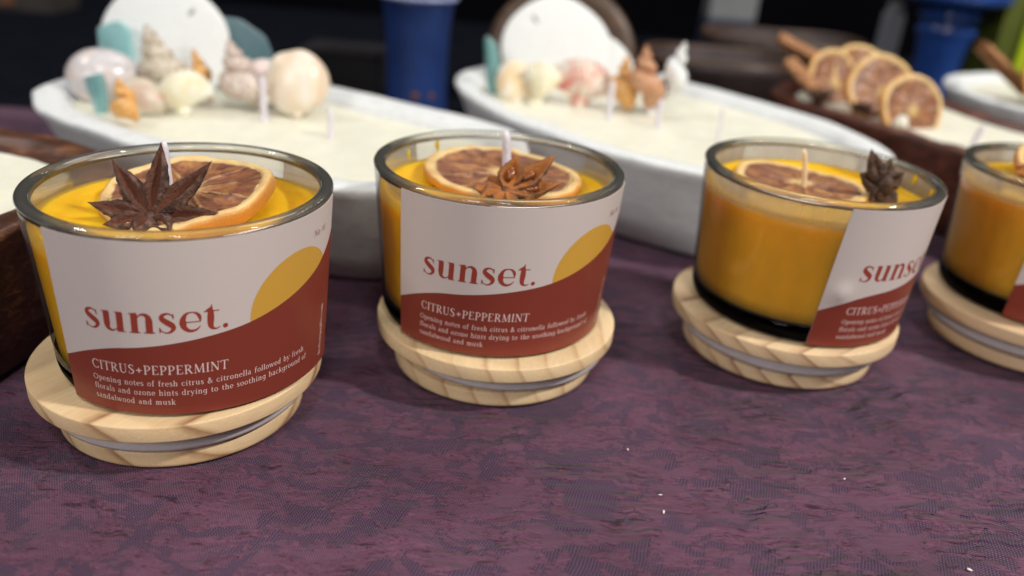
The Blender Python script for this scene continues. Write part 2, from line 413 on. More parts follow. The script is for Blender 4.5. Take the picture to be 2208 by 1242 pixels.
M_CIN = star_mat('cinnamon_bark', (0.46, 0.20, 0.08), (0.62, 0.36, 0.17), (0.28, 0.11, 0.04))

# ------------------------------------------------------------------ setting
def plane_grid(x0, x1, y0, y1, n, m, f):
    vs = [(x0+(x1-x0)*i/n, y0+(y1-y0)*j/m, 0) for j in range(m+1) for i in range(n+1)]
    vs = [(x, y, f(x, y)) for x, y, z in vs]
    fs = [(j*(n+1)+i, j*(n+1)+i+1, (j+1)*(n+1)+i+1, (j+1)*(n+1)+i) for j in range(m) for i in range(n)]
    return vs, fs
vs, fs = plane_grid(-95, 95, -10, 57, 190, 90, lambda x, y: -0.10+0.09*nz(x, y, 0, 0.16)+0.03*nz(x, y, 0, 0.6, 3))
cloth = mk('tablecloth', vs, fs, M_CLOTH)
tag(cloth, 'purple damask tablecloth covering the whole table under the candles', 'tablecloth')

M_BLACK = plain('unlit_back_black', (0.007, 0.008, 0.012), 0.95, 0.2, 40, spec=0.0)  # black sheet added where the light falls off; the darkness is in its colour
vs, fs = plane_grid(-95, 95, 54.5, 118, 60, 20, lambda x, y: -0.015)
nb = len(vs)
for i in range(61): vs.append((vs[i][0], 54.42, -0.35))
for i in range(60): fs.append((nb+i, nb+i+1, i+1, i))
nb2 = len(vs)
for i in range(61): vs.append((vs[nb-61+i][0], 118.6, -45))
for i in range(60): fs.append((nb-61+i, nb-60+i, nb2+i+1, nb2+i))
tag(mk('unlit_table_back', vs, fs, M_BLACK), 'black sheet added to stand for the unlit back of the table behind the bowls', 'tablecloth')
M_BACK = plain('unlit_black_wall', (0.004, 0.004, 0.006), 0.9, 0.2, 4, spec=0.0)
wv = [(-260, 200, -80), (260, 200, -80), (260, 200, 90), (-260, 200, 90), (-260, 204, -80), (260, 204, -80), (260, 204, 90), (-260, 204, 90)]
wf = [(0, 1, 2, 3), (5, 4, 7, 6), (4, 0, 3, 7), (1, 5, 6, 2), (3, 2, 6, 7), (4, 5, 1, 0)]
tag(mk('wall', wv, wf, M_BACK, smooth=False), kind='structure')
M_FLOOR = plain('dark_floor', (0.02, 0.02, 0.022), 0.7, 0.2, 4)
vs, fs = plane_grid(-260, 260, -60, 200, 4, 4, lambda x, y: -75)
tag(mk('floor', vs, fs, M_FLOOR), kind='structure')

# ------------------------------------------------------------------ lettering: pen strokes with serifs
def cr(pts, n=8):
    """Catmull-Rom through (x, y, w) points"""
    out = []
    P = [pts[0]]+list(pts)+[pts[-1]]
    for i in range(1, len(P)-2):
        a, b, c, d = P[i-1], P[i], P[i+1], P[i+2]
        for k in range(n):
            t = k/n
            out.append(tuple(0.5*((2*b[j])+(-a[j]+c[j])*t+(2*a[j]-5*b[j]+4*c[j]-d[j])*t*t+(-a[j]+3*b[j]-3*c[j]+d[j])*t**3) for j in range(3)))
    out.append(tuple(pts[-1])); return out
def L_(x0, y0, x1, y1, w, w2=None): return [(x0, y0, w), ((x0+x1)/2, (y0+y1)/2, (w+(w2 or w))/2), (x1, y1, w2 or w)]
def arc(cx, cy, rx, ry, a0, a1, tk, tn, n=14):
    out = []
    for k in range(n+1):
        a = math.radians(a0+(a1-a0)*k/n)
        out.append((cx+rx*math.cos(a), cy+ry*math.sin(a), tn+(tk-tn)*abs(math.cos(a))**1.4))
    return out
def serif(x, y, l, t): return [(x-l, y, t), (x, y, t*1.15), (x+l, y, t)]

def big_glyphs():
    T, t = 0.31, 0.055
    G = {}
    G['s'] = (0.86, [cr([(0.66, 0.74, 0.05), (0.62, 0.88, 0.06), (0.42, 0.975, 0.09), (0.21, 0.90, 0.17), (0.175, 0.73, 0.24), (0.38, 0.55, 0.28), (0.61, 0.38, 0.27), (0.66, 0.22, 0.20), (0.52, 0.06, 0.12), (0.33, 0.025, 0.06), (0.14, 0.12, 0.05), (0.07, 0.27, 0.05)]),
                     [(0.68, 0.70, 0.02), (0.665, 0.82, 0.07), (0.655, 0.97, 0.03)], [(0.055, 0.30, 0.02), (0.07, 0.16, 0.07), (0.075, 0.01, 0.03)]])
    G['u'] = (1.20, [L_(0.25, 0.93, 0.25, 0.36, T), cr([(0.25, 0.38, T), (0.28, 0.17, 0.22), (0.44, 0.05, 0.12), (0.62, 0.08, 0.06), (0.80, 0.24, 0.05)]), L_(0.88, 0.93, 0.88, 0.0, T),
                     [(0.0, 0.965, 0.03), (0.18, 0.955, 0.09), (0.38, 0.965, 0.07)], [(0.64, 0.965, 0.03), (0.82, 0.955, 0.09), (1.01, 0.965, 0.07)], [(0.80, 0.03, 0.07), (0.98, 0.035, 0.07), (1.14, 0.02, 0.03)]])
    G['n'] = (1.30, [L_(0.30, 0.95, 0.30, 0.0, T), cr([(0.40, 0.72, 0.05), (0.56, 0.90, 0.08), (0.76, 0.93, 0.15), (0.92, 0.80, 0.24), (0.96, 0.6, T)]), L_(0.96, 0.64, 0.96, 0.0, T),
                     [(0.05, 0.955, 0.03), (0.22, 0.95, 0.09), (0.42, 0.985, 0.07)], [(0.04, 0.03, 0.03), (0.16, 0.035, 0.075), (0.30, 0.035, 0.08), (0.44, 0.035, 0.075), (0.56, 0.03, 0.03)], [(0.70, 0.03, 0.03), (0.82, 0.035, 0.075), (0.96, 0.035, 0.08), (1.10, 0.035, 0.075), (1.22, 0.03, 0.03)]])
    G['e'] = (1.02, [cr([(0.93, 0.50, 0.05), (0.90, 0.74, 0.16), (0.76, 0.92, 0.12), (0.55, 0.98, 0.06), (0.32, 0.91, 0.13), (0.19, 0.70, 0.23), (0.17, 0.48, T), (0.22, 0.26, 0.25), (0.40, 0.09, 0.17), (0.60, 0.06, 0.13), (0.78, 0.12, 0.09), (0.94, 0.28, 0.03)]),
                     L_(0.28, 0.50, 0.94, 0.50, 0.055)])
    G['t'] = (0.78, [cr([(0.36, 1.28, 0.02), (0.34, 1.10, 0.12), (0.32, 0.94, 0.25), (0.32, 0.6, T), (0.32, 0.28, 0.26), (0.38, 0.12, 0.18), (0.50, 0.05, 0.10), (0.62, 0.05, 0.07), (0.76, 0.12, 0.03)]), L_(0.02, 0.94, 0.70, 0.94, 0.055), [(0.04, 0.95, 0.02), (0.18, 1.02, 0.10), (0.30, 1.10, 0.10)]])
    G['.'] = (0.34, [cr([(0.04, 0.12, 0.02), (0.07, 0.12, 0.16), (0.16, 0.12, 0.235), (0.25, 0.12, 0.16), (0.28, 0.12, 0.02)])])
    return G

def small_glyphs(T=0.21, t=0.10):
    G = {}; s = 0.09
    def st(x, y0, y1): return L_(x, y0, x, y1, T)
    def ft(x, l=0.20): return serif(x, 0.04, l, s)
    def hd(x, y=0.95): return [(x-0.2, y-0.02, s*0.7), (x, y, s)]
    H = 1.42
    G['a'] = (0.92, [cr([(0.12, 0.78, t), (0.30, 0.96, t), (0.52, 0.94, t*1.2), (0.62, 0.75, T), (0.63, 0.4, T), (0.66, 0.1, T*0.9), (0.86, 0.05, t)]), cr([(0.6, 0.58, t), (0.28, 0.50, t*1.2), (0.12, 0.28, T), (0.28, 0.05, t*1.2), (0.6, 0.20, t)])])
    G['b'] = (1.0, [st(0.22, 0, 1.5), arc(0.5, 0.48, 0.34, 0.46, -150, 150, T, t), hd(0.2, 1.48)])
    G['c'] = (0.84, [arc(0.47, 0.48, 0.36, 0.46, 40, 320, T, t)])
    G['d'] = (1.04, [st(0.76, 0, 1.5), arc(0.46, 0.48, 0.34, 0.46, 30, 330, T, t), hd(0.74, 1.48), L_(0.76, 0.05, 0.95, 0.05, s)])
    G['e'] = (0.88, [arc(0.45, 0.48, 0.35, 0.46, 0, 315, T, t), L_(0.14, 0.5, 0.8, 0.5, t)])
    G['f'] = (0.64, [cr([(0.68, 1.42, t*1.3), (0.48, 1.50, t), (0.30, 1.32, T*0.9), (0.28, 1.0, T), (0.28, 0.5, T), (0.28, 0.0, T)]), L_(0.06, 0.92, 0.58, 0.92, t), ft(0.28)])
    G['g'] = (0.98, [arc(0.46, 0.50, 0.33, 0.42, 0, 360, T, t), cr([(0.78, 0.9, T), (0.78, 0.3, T), (0.77, -0.2, T*0.9), (0.5, -0.46, t), (0.16, -0.36, t*1.3)]), L_(0.78, 0.92, 0.96, 0.92, s)])
    G['h'] = (1.06, [st(0.24, 0, 1.5), cr([(0.30, 0.74, t), (0.52, 0.95, t*1.2), (0.76, 0.82, T), (0.80, 0.5, T), (0.80, 0.0, T)]), ft(0.24), ft(0.80), hd(0.22, 1.48)])
    G['i'] = (0.5, [st(0.25, 0, 0.98), ft(0.25), hd(0.25), L_(0.25, 1.20, 0.25, 1.38, T)])
    G['k'] = (0.98, [st(0.24, 0, 1.5), L_(0.26, 0.42, 0.76, 0.95, t), L_(0.42, 0.58, 0.84, 0.02, T), ft(0.24), ft(0.84, 0.14), hd(0.22, 1.48), serif(0.76, 0.95, 0.14, s)])
    G['l'] = (0.5, [st(0.25, 0, 1.5), ft(0.25), hd(0.23, 1.48)])
    G['m'] = (1.56, [st(0.24, 0, 0.98), cr([(0.30, 0.74, t), (0.50, 0.95, t*1.2), (0.72, 0.82, T), (0.76, 0.5, T), (0.76, 0.0, T)]), cr([(0.82, 0.74, t), (1.02, 0.95, t*1.2), (1.24, 0.82, T), (1.28, 0.5, T), (1.28, 0.0, T)]), ft(0.24), ft(0.76), ft(1.28), hd(0.22)])
    G['n'] = (1.06, [st(0.24, 0, 0.98), cr([(0.30, 0.74, t), (0.52, 0.95, t*1.2), (0.76, 0.82, T), (0.80, 0.5, T), (0.80, 0.0, T)]), ft(0.24), ft(0.80), hd(0.22)])
    G['o'] = (0.96, [arc(0.48, 0.48, 0.36, 0.46, 0, 360, T, t)])
    G['p'] = (1.02, [st(0.24, -0.48, 0.98), arc(0.52, 0.48, 0.34, 0.46, -150, 150, T, t), hd(0.22), serif(0.24, -0.46, 0.2, s)])
    G['r'] = (0.74, [st(0.24, 0, 0.98), cr([(0.30, 0.68, t), (0.46, 0.92, t*1.2), (0.66, 0.92, T*0.9)]), ft(0.24), hd(0.22)])
    G['s'] = (0.74, [cr([(0.62, 0.76, t), (0.50, 0.95, t), (0.22, 0.90, T*0.7), (0.18, 0.66, T), (0.42, 0.48, T), (0.60, 0.28, T), (0.50, 0.04, T*0.6), (0.22, 0.03, t), (0.10, 0.24, t)])])
    G['t'] = (0.64, [cr([(0.28, 1.30, t), (0.28, 0.9, T), (0.28, 0.3, T), (0.36, 0.06, T*0.8), (0.60, 0.10, t)]), L_(0.06, 0.92, 0.58, 0.92, t)])
    G['u'] = (1.06, [cr([(0.24, 0.95, T), (0.24, 0.35, T), (0.34, 0.08, t*1.4), (0.54, 0.05, t), (0.74, 0.24, t)]), st(0.80, 0, 0.98), hd(0.22), hd(0.78), L_(0.8, 0.05, 0.98, 0.05, s)])
    G['w'] = (1.40, [L_(0.10, 0.95, 0.42, 0.02, T), L_(0.42, 0.02, 0.70, 0.9, t), L_(0.66, 0.95, 0.98, 0.02, T), L_(0.98, 0.02, 1.28, 0.95, t), serif(0.12, 0.95, 0.16, s), serif(0.68, 0.95, 0.14, s), serif(1.26, 0.95, 0.14, s)])
    G['y'] = (0.98, [L_(0.12, 0.95, 0.50, 0.05, T), cr([(0.86, 0.95, t), (0.50, 0.02, t), (0.36, -0.36, t*1.2), (0.12, -0.42, T*0.8)]), serif(0.12, 0.95, 0.16, s), serif(0.84, 0.95, 0.14, s)])
    G['z'] = (0.84, [L_(0.12, 0.92, 0.72, 0.92, t), L_(0.70, 0.9, 0.14, 0.05, T), L_(0.12, 0.05, 0.74, 0.05, t)])
    G['&'] = (1.25, [cr([(1.12, 0.78, t), (0.96, 0.40, t), (0.66, 0.08, t*1.2), (0.34, 0.03, T), (0.14, 0.34, T), (0.36, 0.72, T*0.8), (0.68, 1.02, T*0.8), (0.62, 1.32, t), (0.40, 1.30, T), (0.36, 1.04, T), (0.62, 0.60, T), (1.12, 0.04, T)])])
    G['.'] = (0.34, [L_(0.12, 0.12, 0.26, 0.12, 0.2)])
    G['O'] = (1.50, [arc(0.75, 0.71, 0.60, 0.68, 0, 360, T, t)])
    G['C'] = (1.32, [arc(0.73, 0.71, 0.58, 0.68, 42, 318, T, t), L_(1.16, 1.36, 1.17, 1.06, s), L_(1.16, 0.12, 1.19, 0.34, s*0.7)])
    G['I'] = (0.62, [st(0.31, 0, H), serif(0.31, 0.04, 0.2, s), serif(0.31, H-0.04, 0.2, s)])
    G['T'] = (1.22, [st(0.61, 0, H), serif(0.61, 0.04, 0.2, s), L_(0.06, H-0.04, 1.16, H-0.04, t), L_(0.08, H-0.04, 0.06, H-0.3, s), L_(1.14, H-0.04, 1.16, H-0.3, s)])
    G['R'] = (1.30, [st(0.30, 0, H), cr([(0.30, H-0.05, t), (0.66, H-0.06, t*1.2), (0.94, H-0.36, T), (0.66, 0.72, t*1.2), (0.30, 0.70, t)]), L_(0.62, 0.70, 1.12, 0.02, T), serif(0.30, 0.04, 0.2, s), serif(0.2, H-0.04, 0.14, s), serif(1.14, 0.04, 0.12, s)])
    G['U'] = (1.38, [cr([(0.30, H, T), (0.30, 0.50, T), (0.40, 0.14, T*0.8), (0.70, 0.02, t*1.3), (1.0, 0.16, t), (1.08, 0.5, t), (1.08, H, t)]), serif(0.30, H-0.04, 0.22, s), serif(1.08, H-0.04, 0.18, s)])
    G['S'] = (1.04, [cr([(0.86, 1.08, t), (0.76, 1.34, t), (0.42, 1.38, T*0.6), (0.20, 1.10, T), (0.44, 0.80, T), (0.80, 0.52, T), (0.82, 0.22, T*0.9), (0.50, 0.02, t*1.2), (0.20, 0.10, t), (0.12, 0.38, t)])])
    G['+'] = (1.20, [L_(0.18, 0.60, 1.02, 0.60, 0.15), L_(0.60, 0.20, 0.60, 1.02, 0.15)])
    G['P'] = (1.12, [st(0.30, 0, H), cr([(0.30, H-0.05, t), (0.66, H-0.06, t*1.2), (0.96, 1.02, T), (0.66, 0.62, t*1.2), (0.30, 0.60, t)]), serif(0.30, 0.04, 0.22, s), serif(0.2, H-0.04, 0.14, s)])
    G['E'] = (1.14, [st(0.30, 0, H), L_(0.12, 0.05, 0.98, 0.05, t), L_(0.12, H-0.05, 0.94, H-0.05, t), L_(0.32, 0.74, 0.78, 0.74, t), L_(0.98, 0.05, 1.02, 0.32, s), L_(0.94, H-0.04, 0.96, H-0.3, s)])
    G['M'] = (1.70, [L_(0.26, 0, 0.32, H, t), L_(0.32, H, 0.84, 0.08, T), L_(0.84, 0.08, 1.36, H, t), L_(1.38, H, 1.44, 0, T), serif(0.26, 0.04, 0.18, s), serif(1.44, 0.04, 0.2, s)])
    G['N'] = (1.46, [L_(0.26, 0, 0.26, H, t), L_(0.26, H, 1.18, 0.04, T), L_(1.18, 0.04, 1.18, H, t), serif(0.26, 0.04, 0.18, s), serif(1.18, H-0.04, 0.18, s), serif(0.2, H-0.04, 0.12, s)])
    G['B'] = (1.14, [st(0.26, 0, H), arc(0.50, 1.07, 0.34, 0.32, -90, 90, T, t), arc(0.54, 0.39, 0.40, 0.36, -90, 90, T, t), L_(0.12, 0.05, 0.56, 0.05, t), L_(0.12, H-0.05, 0.5, H-0.05, t)])
    G['#'] = (1.10, [L_(0.34, 0.1, 0.48, 1.3, t), L_(0.66, 0.1, 0.80, 1.3, t), L_(0.14, 0.48, 0.98, 0.48, t), L_(0.18, 0.94, 1.0, 0.94, t)])
    G['1'] = (0.60, [st(0.32, 0, H), L_(0.10, 1.2, 0.32, 1.38, t)])
    G[' '] = (0.62, [])
    return G
GB, GS, GT = big_glyphs(), small_glyphs(0.19, 0.09), small_glyphs(0.20, 0.08)

def text_geo(s, G, x, y, width, xh, put, slant=0.0, track=0.06, vs=None, fs=None, off0=0.0, rot=False):
    """strokes of a line of text, laid from x to x+width (cm) on baseline y, x-height xh; put(u, v, off) -> 3D"""
    tot = sum(G[c][0]+track for c in s)-track
    kx = width/tot; pen = 0.0; ns = 0
    for c in s:
        adv, strokes = G[c]
        for q, st in enumerate(strokes):
            n = len(st); base = len(vs)
            off = off0+0.0005*q
            for i in range(n):
                a = st[max(0, i-1)]; b = st[min(n-1, i+1)]
                dx, dy = b[0]-a[0], b[1]-a[1]; l = math.hypot(dx, dy) or 1
                nx, ny = -dy/l, dx/l; hw = st[i][2]/2
                for sgn in (1, -1):
                    gx = (pen+st[i][0]+nx*hw*sgn+slant*st[i][1]); gy = st[i][1]+ny*hw*sgn
                    if rot: vs.append(put(x-gy*xh, y+gx*kx, off))
                    else: vs.append(put(x+gx*kx, y+gy*xh, off))
            for i in range(n-1): fs.append((base+2*i, base+2*i+1, base+2*i+3, base+2*i+2))
        pen += adv+track

# ------------------------------------------------------------------ candle jars
ZL, HG, RB, RT = 1.766, 5.316, 3.761, 4.10
def Rj(z): return RB+(RT-RB)*z/HG
WAVE = [(0, 3.22), (12, 3.60), (23, 3.84), (34, 3.95), (44, 4.05), (57, 4.19), (73, 4.38), (89, 4.68), (106, 5.10), (116, 5.48), (125, 5.9)]
def wave(a):
    for (a0, z0), (a1, z1) in zip(WAVE, WAVE[1:]):
        if a <= a1:
            i = WAVE.index((a0, z0))
            zm = WAVE[max(0, i-1)]; zp = WAVE[min(len(WAVE)-1, i+2)]
            m0 = (z1-zm[1])/(a1-zm[0]); m1 = (zp[1]-z0)/(zp[0]-a0)
            t = (a-a0)/(a1-a0); h = a1-a0
            return (2*t**3-3*t*t+1)*z0+(t**3-2*t*t+t)*h*m0+(-2*t**3+3*t*t)*z1+(t**3-t*t)*h*m1
    return WAVE[-1][1]
ZT, ZB, AW = 6.885, 1.875, 125.0

def candle(label, loc, zw, theta0, wick, wickm=None, haze=False, drips=(), tilt=0.0, lid=0, crumple=False):
    zw -= ZL
    t = thing('scented_candle', label, 'candle', (loc[0], loc[1], ZL), group='orange candles in glass jars')
    WM = M_WALLH if haze else M_WALLG
    zr = 5.06
    out = [(Rj(z), z) for z in [0.74+(zr-0.74)*i/16 for i in range(17)]]
    inn = [(Rj(z)-0.34, z) for z in [zr-(zr-0.76)*i/16 for i in range(17)]]
    v1, f1 = lathe_data(out, 128); v2, f2 = lathe_data(inn, 128)
    b = len(v1); jar = mk('jar', v1+v2, f1+[tuple(i+b for i in f) for f in f2], WM, t)
    # rounded solid rim and thick foot
    ro, w_ = Rj(zr), 0.35
    prof = [(ro+0.005, zr-0.0)]+[(Rj(5.19)-w_/2+(w_/2+0.02)*math.cos(a), 5.19+0.125*math.sin(a)) for a in [PI*i/12 for i in range(13)]]+[(ro-w_-0.005, zr)]
    mk('rim', *lathe_data(prof, 128, closed=True), M_RIM, jar)
    prof = [(0.001, 0.08), (2.9, 0.06), (3.25, 0.0), (3.50, 0.03), (3.68, 0.16), (3.765, 0.36), (Rj(0.5), 0.5), (Rj(0.735), 0.735), (Rj(0.735)-0.2, 0.755), (0.001, 0.75)]
    mk('foot', *lathe_data(prof, 128), M_BASEG, jar)
    # wax fills the jar up to zw
    def fw(v, a):
        x, y, z = v
        if z > zw-0.01 and math.hypot(x, y) < 3.6: z += 0.05*nz(x, y, 0, 0.7, loc[0])+0.02*nz(x, y, 0, 2.5, loc[1])
        if z > zw+0.02: z += 0.05*nz(math.cos(a)*2, math.sin(a)*2, 0, 1.3, loc[1])
        return (x, y, z)
    r = Rj(zw)
    prof = [(0.001, 0.762)]+[(Rj(z)-0.12, z) for z in [0.762+(zw+0.10-0.762)*i/8 for i in range(9)]]+[(r-0.30, zw+0.12), (r-0.42, zw+0.10), (r-0.52, zw+0.04), (r-0.8, zw)]+[(rr, zw) for rr in (2.8, 2.2, 1.6, 1.0, 0.5, 0.001)]
    mk('wax', *lathe_data(prof, 96, f=fw), M_WAX, t)
    # wick
    x, y, hgt, rad, lx, ly = wick
    wp = []
    vs, fs = [], []
    for i in range(13):
        q = i/12; zc = zw-0.3+(hgt+0.3)*q
        rr = rad*(1+0.25*max(0, 0.15-q)*6)*(1-0.12*q)
        if i == 12: rr *= 0.6
        for j in range(12):
            a = 2*PI*j/12
            vs.append((x+lx*q*q+rr*math.cos(a)*(1+0.12*nz(q*6, a, 0, 1)), y+ly*q*q+rr*math.sin(a), zc))
    for i in range(12):
        for j in range(12): fs.append((i*12+j, i*12+(j+1) % 12, (i+1)*12+(j+1) % 12, (i+1)*12+j))
    fs.append(tuple(range(12*12, 13*12)))
    mk('wick', vs, fs, wickm or M_WICK, t)
    # wrapped label
    if theta0 is not None:
        cm = (lambda a, z: 0.10*math.exp(-((a-8)/5.0)**2-((z-3.9)/0.35)**2)) if crumple else (lambda a, z: 0)
        def put(acm, z, off):
            a = acm/3.93*180/PI
            th = math.radians(theta0+a+0.9*(z-4.2)); zz = z+tilt*acm-ZL
            r = Rj(zz)+(off+0.012 if off > 0.02 else off)+cm(a, z)
            return (r*math.sin(th), -r*math.cos(th), zz)
        cmd = lambda d: math.radians(d)*3.93
        W = cmd(AW); nu, nv = 100, 40
        vs, fs = [], []
        for off in (0.024, 0.006):
            for j in range(nv+1):
                for i in range(nu+1): vs.append(put(W*i/nu, ZB+(ZT-ZB)*j/nv, off))
        n1 = (nu+1)*(nv+1)
        for j in range(nv):
            for i in range(nu):
                a = j*(nu+1)+i; fs.append((a, a+1, a+nu+2, a+nu+1)); fs.append((n1+a, n1+a+nu+1, n1+a+nu+2, n1+a+1))
        for i in range(nu):
            a = nv*(nu+1)+i; fs.append((a, a+1, n1+a+1, n1+a)); a = i; fs.append((a+1, a, n1+a, n1+a+1))
        for j in range(nv):
            a = j*(nu+1); fs.append((a, a+nu+1, n1+a+nu+1, n1+a)); a += nu; fs.append((a+nu+1, a, n1+a, n1+a+nu+1))
        lb = sharp(mk('label', vs, fs, M_PAPER, t), 50)
        def column(name, lo, hi, x0, x1, n, m, off, mat):
            vs, fs = [], []
            for i in range(n+1):
                x = x0+(x1-x0)*i/n; a, b_ = lo(x), hi(x)
                for j in range(m+1): vs.append(put(x, a+(b_-a)*j/m, off))
            for i in range(n):
                for j in range(m): q = i*(m+1)+j; fs.append((q, q+m+1, q+m+2, q+1))
            return mk(name, vs, fs, mat, lb)
        column('printed_wave', lambda x: ZB, lambda x: wave(math.degrees(x/3.93)), 0, W, 160, 24, 0.0265, M_RED)
        cx, cz, rs = cmd(95.5), 4.50, 1.50
        def ulo(x): return max(wave(math.degrees(x/3.93)), cz-math.sqrt(max(0, rs*rs-(x-cx)**2)))
        def uhi(x): return max(ulo(x), cz+math.sqrt(max(0, rs*rs-(x-cx)**2)))
        # cosine spacing keeps the disc round at its ends
        vs, fs = [], []; n, m = 90, 12
        for i in range(n+1):
            x = cx-rs*math.cos(PI*i/n); a, b_ = ulo(x), uhi(x)
            for j in range(m+1): vs.append(put(x, a+(b_-a)*j/m, 0.0270))
        for i in range(n):
            for j in range(m): q = i*(m+1)+j; fs.append((q, q+m+1, q+m+2, q+1))
        mk('printed_sun', vs, fs, M_YEL, lb)
        vs, fs = [], []
        text_geo('sunset.', GB, cmd(14.2), 4.38, cmd(51.5), 0.58, put, vs=vs, fs=fs, off0=0.027, track=0.05)
        mk('title_lettering', vs, fs, M_TXTR, lb)
        vs, fs = [], []
        text_geo('No #1', GS, cmd(103.8), 6.13, cmd(9.8), 0.13, put, slant=0.15, vs=vs, fs=fs, off0=0.027)
        mk('number_lettering', vs, fs, M_TXTR, lb)
        vs, fs = [], []
        text_geo('CITRUS+PEPPERMINT', GT, cmd(14.0), 3.14, cmd(51.5), 0.195, put, vs=vs, fs=fs, off0=0.030)
        text_geo('Opening notes of fresh citrus & citronella followed by fresh', GS, cmd(13.6), 2.78, cmd(87.5), 0.118, put, track=0.13, vs=vs, fs=fs, off0=0.030)
        text_geo('florals and ozone hints drying to the soothing background of', GS, cmd(13.6), 2.49, cmd(89.5), 0.118, put, track=0.13, vs=vs, fs=fs, off0=0.030)
        text_geo('sandalwood and musk', GS, cmd(13.6), 2.20, cmd(32.3), 0.118, put, track=0.13, vs=vs, fs=fs, off0=0.030)
        text_geo('Bedesigngifts.com', GS, cmd(117.0), 2.15, 1.65, 0.12, put, vs=vs, fs=fs, off0=0.030, rot=True)
        mk('description_lettering', vs, fs, M_TXTW, lb)
    for (ang, z0, z1, wd) in drips:
        vs, fs = [], []
        for i in range(9):
            q = i/8; z = z0+(z1-z0)*q
            hw = wd*(0.25+0.75*math.sin(PI*min(1, q*1.25)**0.8)) if q < 0.99 else wd*0.15
            for j in range(7):
                s_ = (j/6-0.5)*2; th = math.radians(ang)+s_*hw/3.8
                r = Rj(z)-0.35-0.07*(1-s_*s_)
                vs.append((r*math.sin(th), -r*math.cos(th), z))
        for i in range(8):
            for j in range(6): q = i*7+j; fs.append((q, q+1, q+8, q+7))
        mk('wax_drip', vs, fs, M_WAX, t)
    return t

def wooden_lid(label, loc, mat, rz, push=(0, 0)):
    t = thing('wooden_coaster', label, 'coaster', (loc[0], loc[1], 0), (0, 0, rz), 'wooden jar lids used as coasters')
    R, r0 = 4.14, 3.52
    prof = [(0.001, 1.27), (r0, 1.27), (R-0.04, 1.27), (R-0.008, 1.285), (R, 1.32), (R, 1.715), (R-0.012, 1.747), (R-0.05, ZL-0.004), (R-0.5, ZL-0.004), (0.001, ZL-0.004)]
    sharp(mk('upper_disc', *lathe_data(prof, 128), mat, t), 60)
    prof = [(0.001, 0.0), (r0-0.08, 0.0), (r0-0.01, 0.05), (r0, 0.12), (r0, 0.46), (r0-0.03, 0.50), (r0-0.10, 0.52), (0.001, 0.52)]
    sharp(mk('lower_disc', *lathe_data(prof, 128), mat, t), 60)
    prof = [(r0-0.3, 0.523), (r0-0.22, 0.60), (r0-0.20, 1.267)]
    mk('neck', *lathe_data(prof, 96), M_GROOVE, t)
    def fz(v, a): return (v[0]*(1+0.004*math.sin(3*a)), v[1]*(1+0.004*math.sin(2*a)), v[2]+0.015*math.sin(2*a+1))
    prof = [(r0-0.24, 0.70), (r0-0.02, 0.64), (r0+0.16, 0.68), (r0+0.21, 0.80), (r0+0.12, 0.93), (r0+0.13, 1.0), (r0+0.06, 1.08), (r0-0.10, 1.12), (r0-0.24, 1.12)]
    mk('seal_ring', *lathe_data(prof, 128, f=fz), M_SEAL, t, loc=(push[0], push[1], 0))
    return t

J = [(-9.379, 21.676), (-0.713, 26.174), (10.663, 28.693), (21.492, 31.270)]
LD = [(-9.855, 21.484), (-0.472, 25.911), (10.354, 28.572), (21.159, 30.832)]
wooden_lid('broad-grained pine lid under the leftmost candle', LD[0], M_LID[0], 0.0)
wooden_lid('pale pine lid under the second candle from the left', LD[1], M_LID[1], 0.4, (0.22, 0.02))
wooden_lid('pine lid with tight dark stripes on its left edge, third from the left', LD[2], M_LID[2], 0.2)
wooden_lid('pine lid cut off by the right edge of the photo, under the rightmost candle', LD[3], M_LID[3], 0.9)

candle('orange candle with a dark eight-armed star anise standing in its jar, leftmost of the row', J[0], 6.10, -31.3, (-0.52, 0.35, 1.96, 0.10, -0.04, 0.0))
candle('orange candle with tall white wick and flat orange slice, second from left', J[1], 6.02, -45.0, (0.24, 0.30, 1.97, 0.155, -0.13, 0.0), drips=((-140, 5.05, 4.62, 0.10), (-118, 4.95, 4.60, 0.09)))
candle('orange candle turned so its label starts halfway round, third from the left', J[2], 6.12, -6.0, (-0.38, 0.3, 1.45, 0.10, -0.30, 0.0), wickm=M_WICKO, haze=True, crumple=True, drips=((100, 5.12, 4.75, 0.16), (75, 5.1, 4.85, 0.22)))
candle('orange candle cut off by the right edge of the photo', J[3], 6.12, -44.5, (0.6, 0.6, 0.8, 0.1, 0.0, 0.0), haze=True)

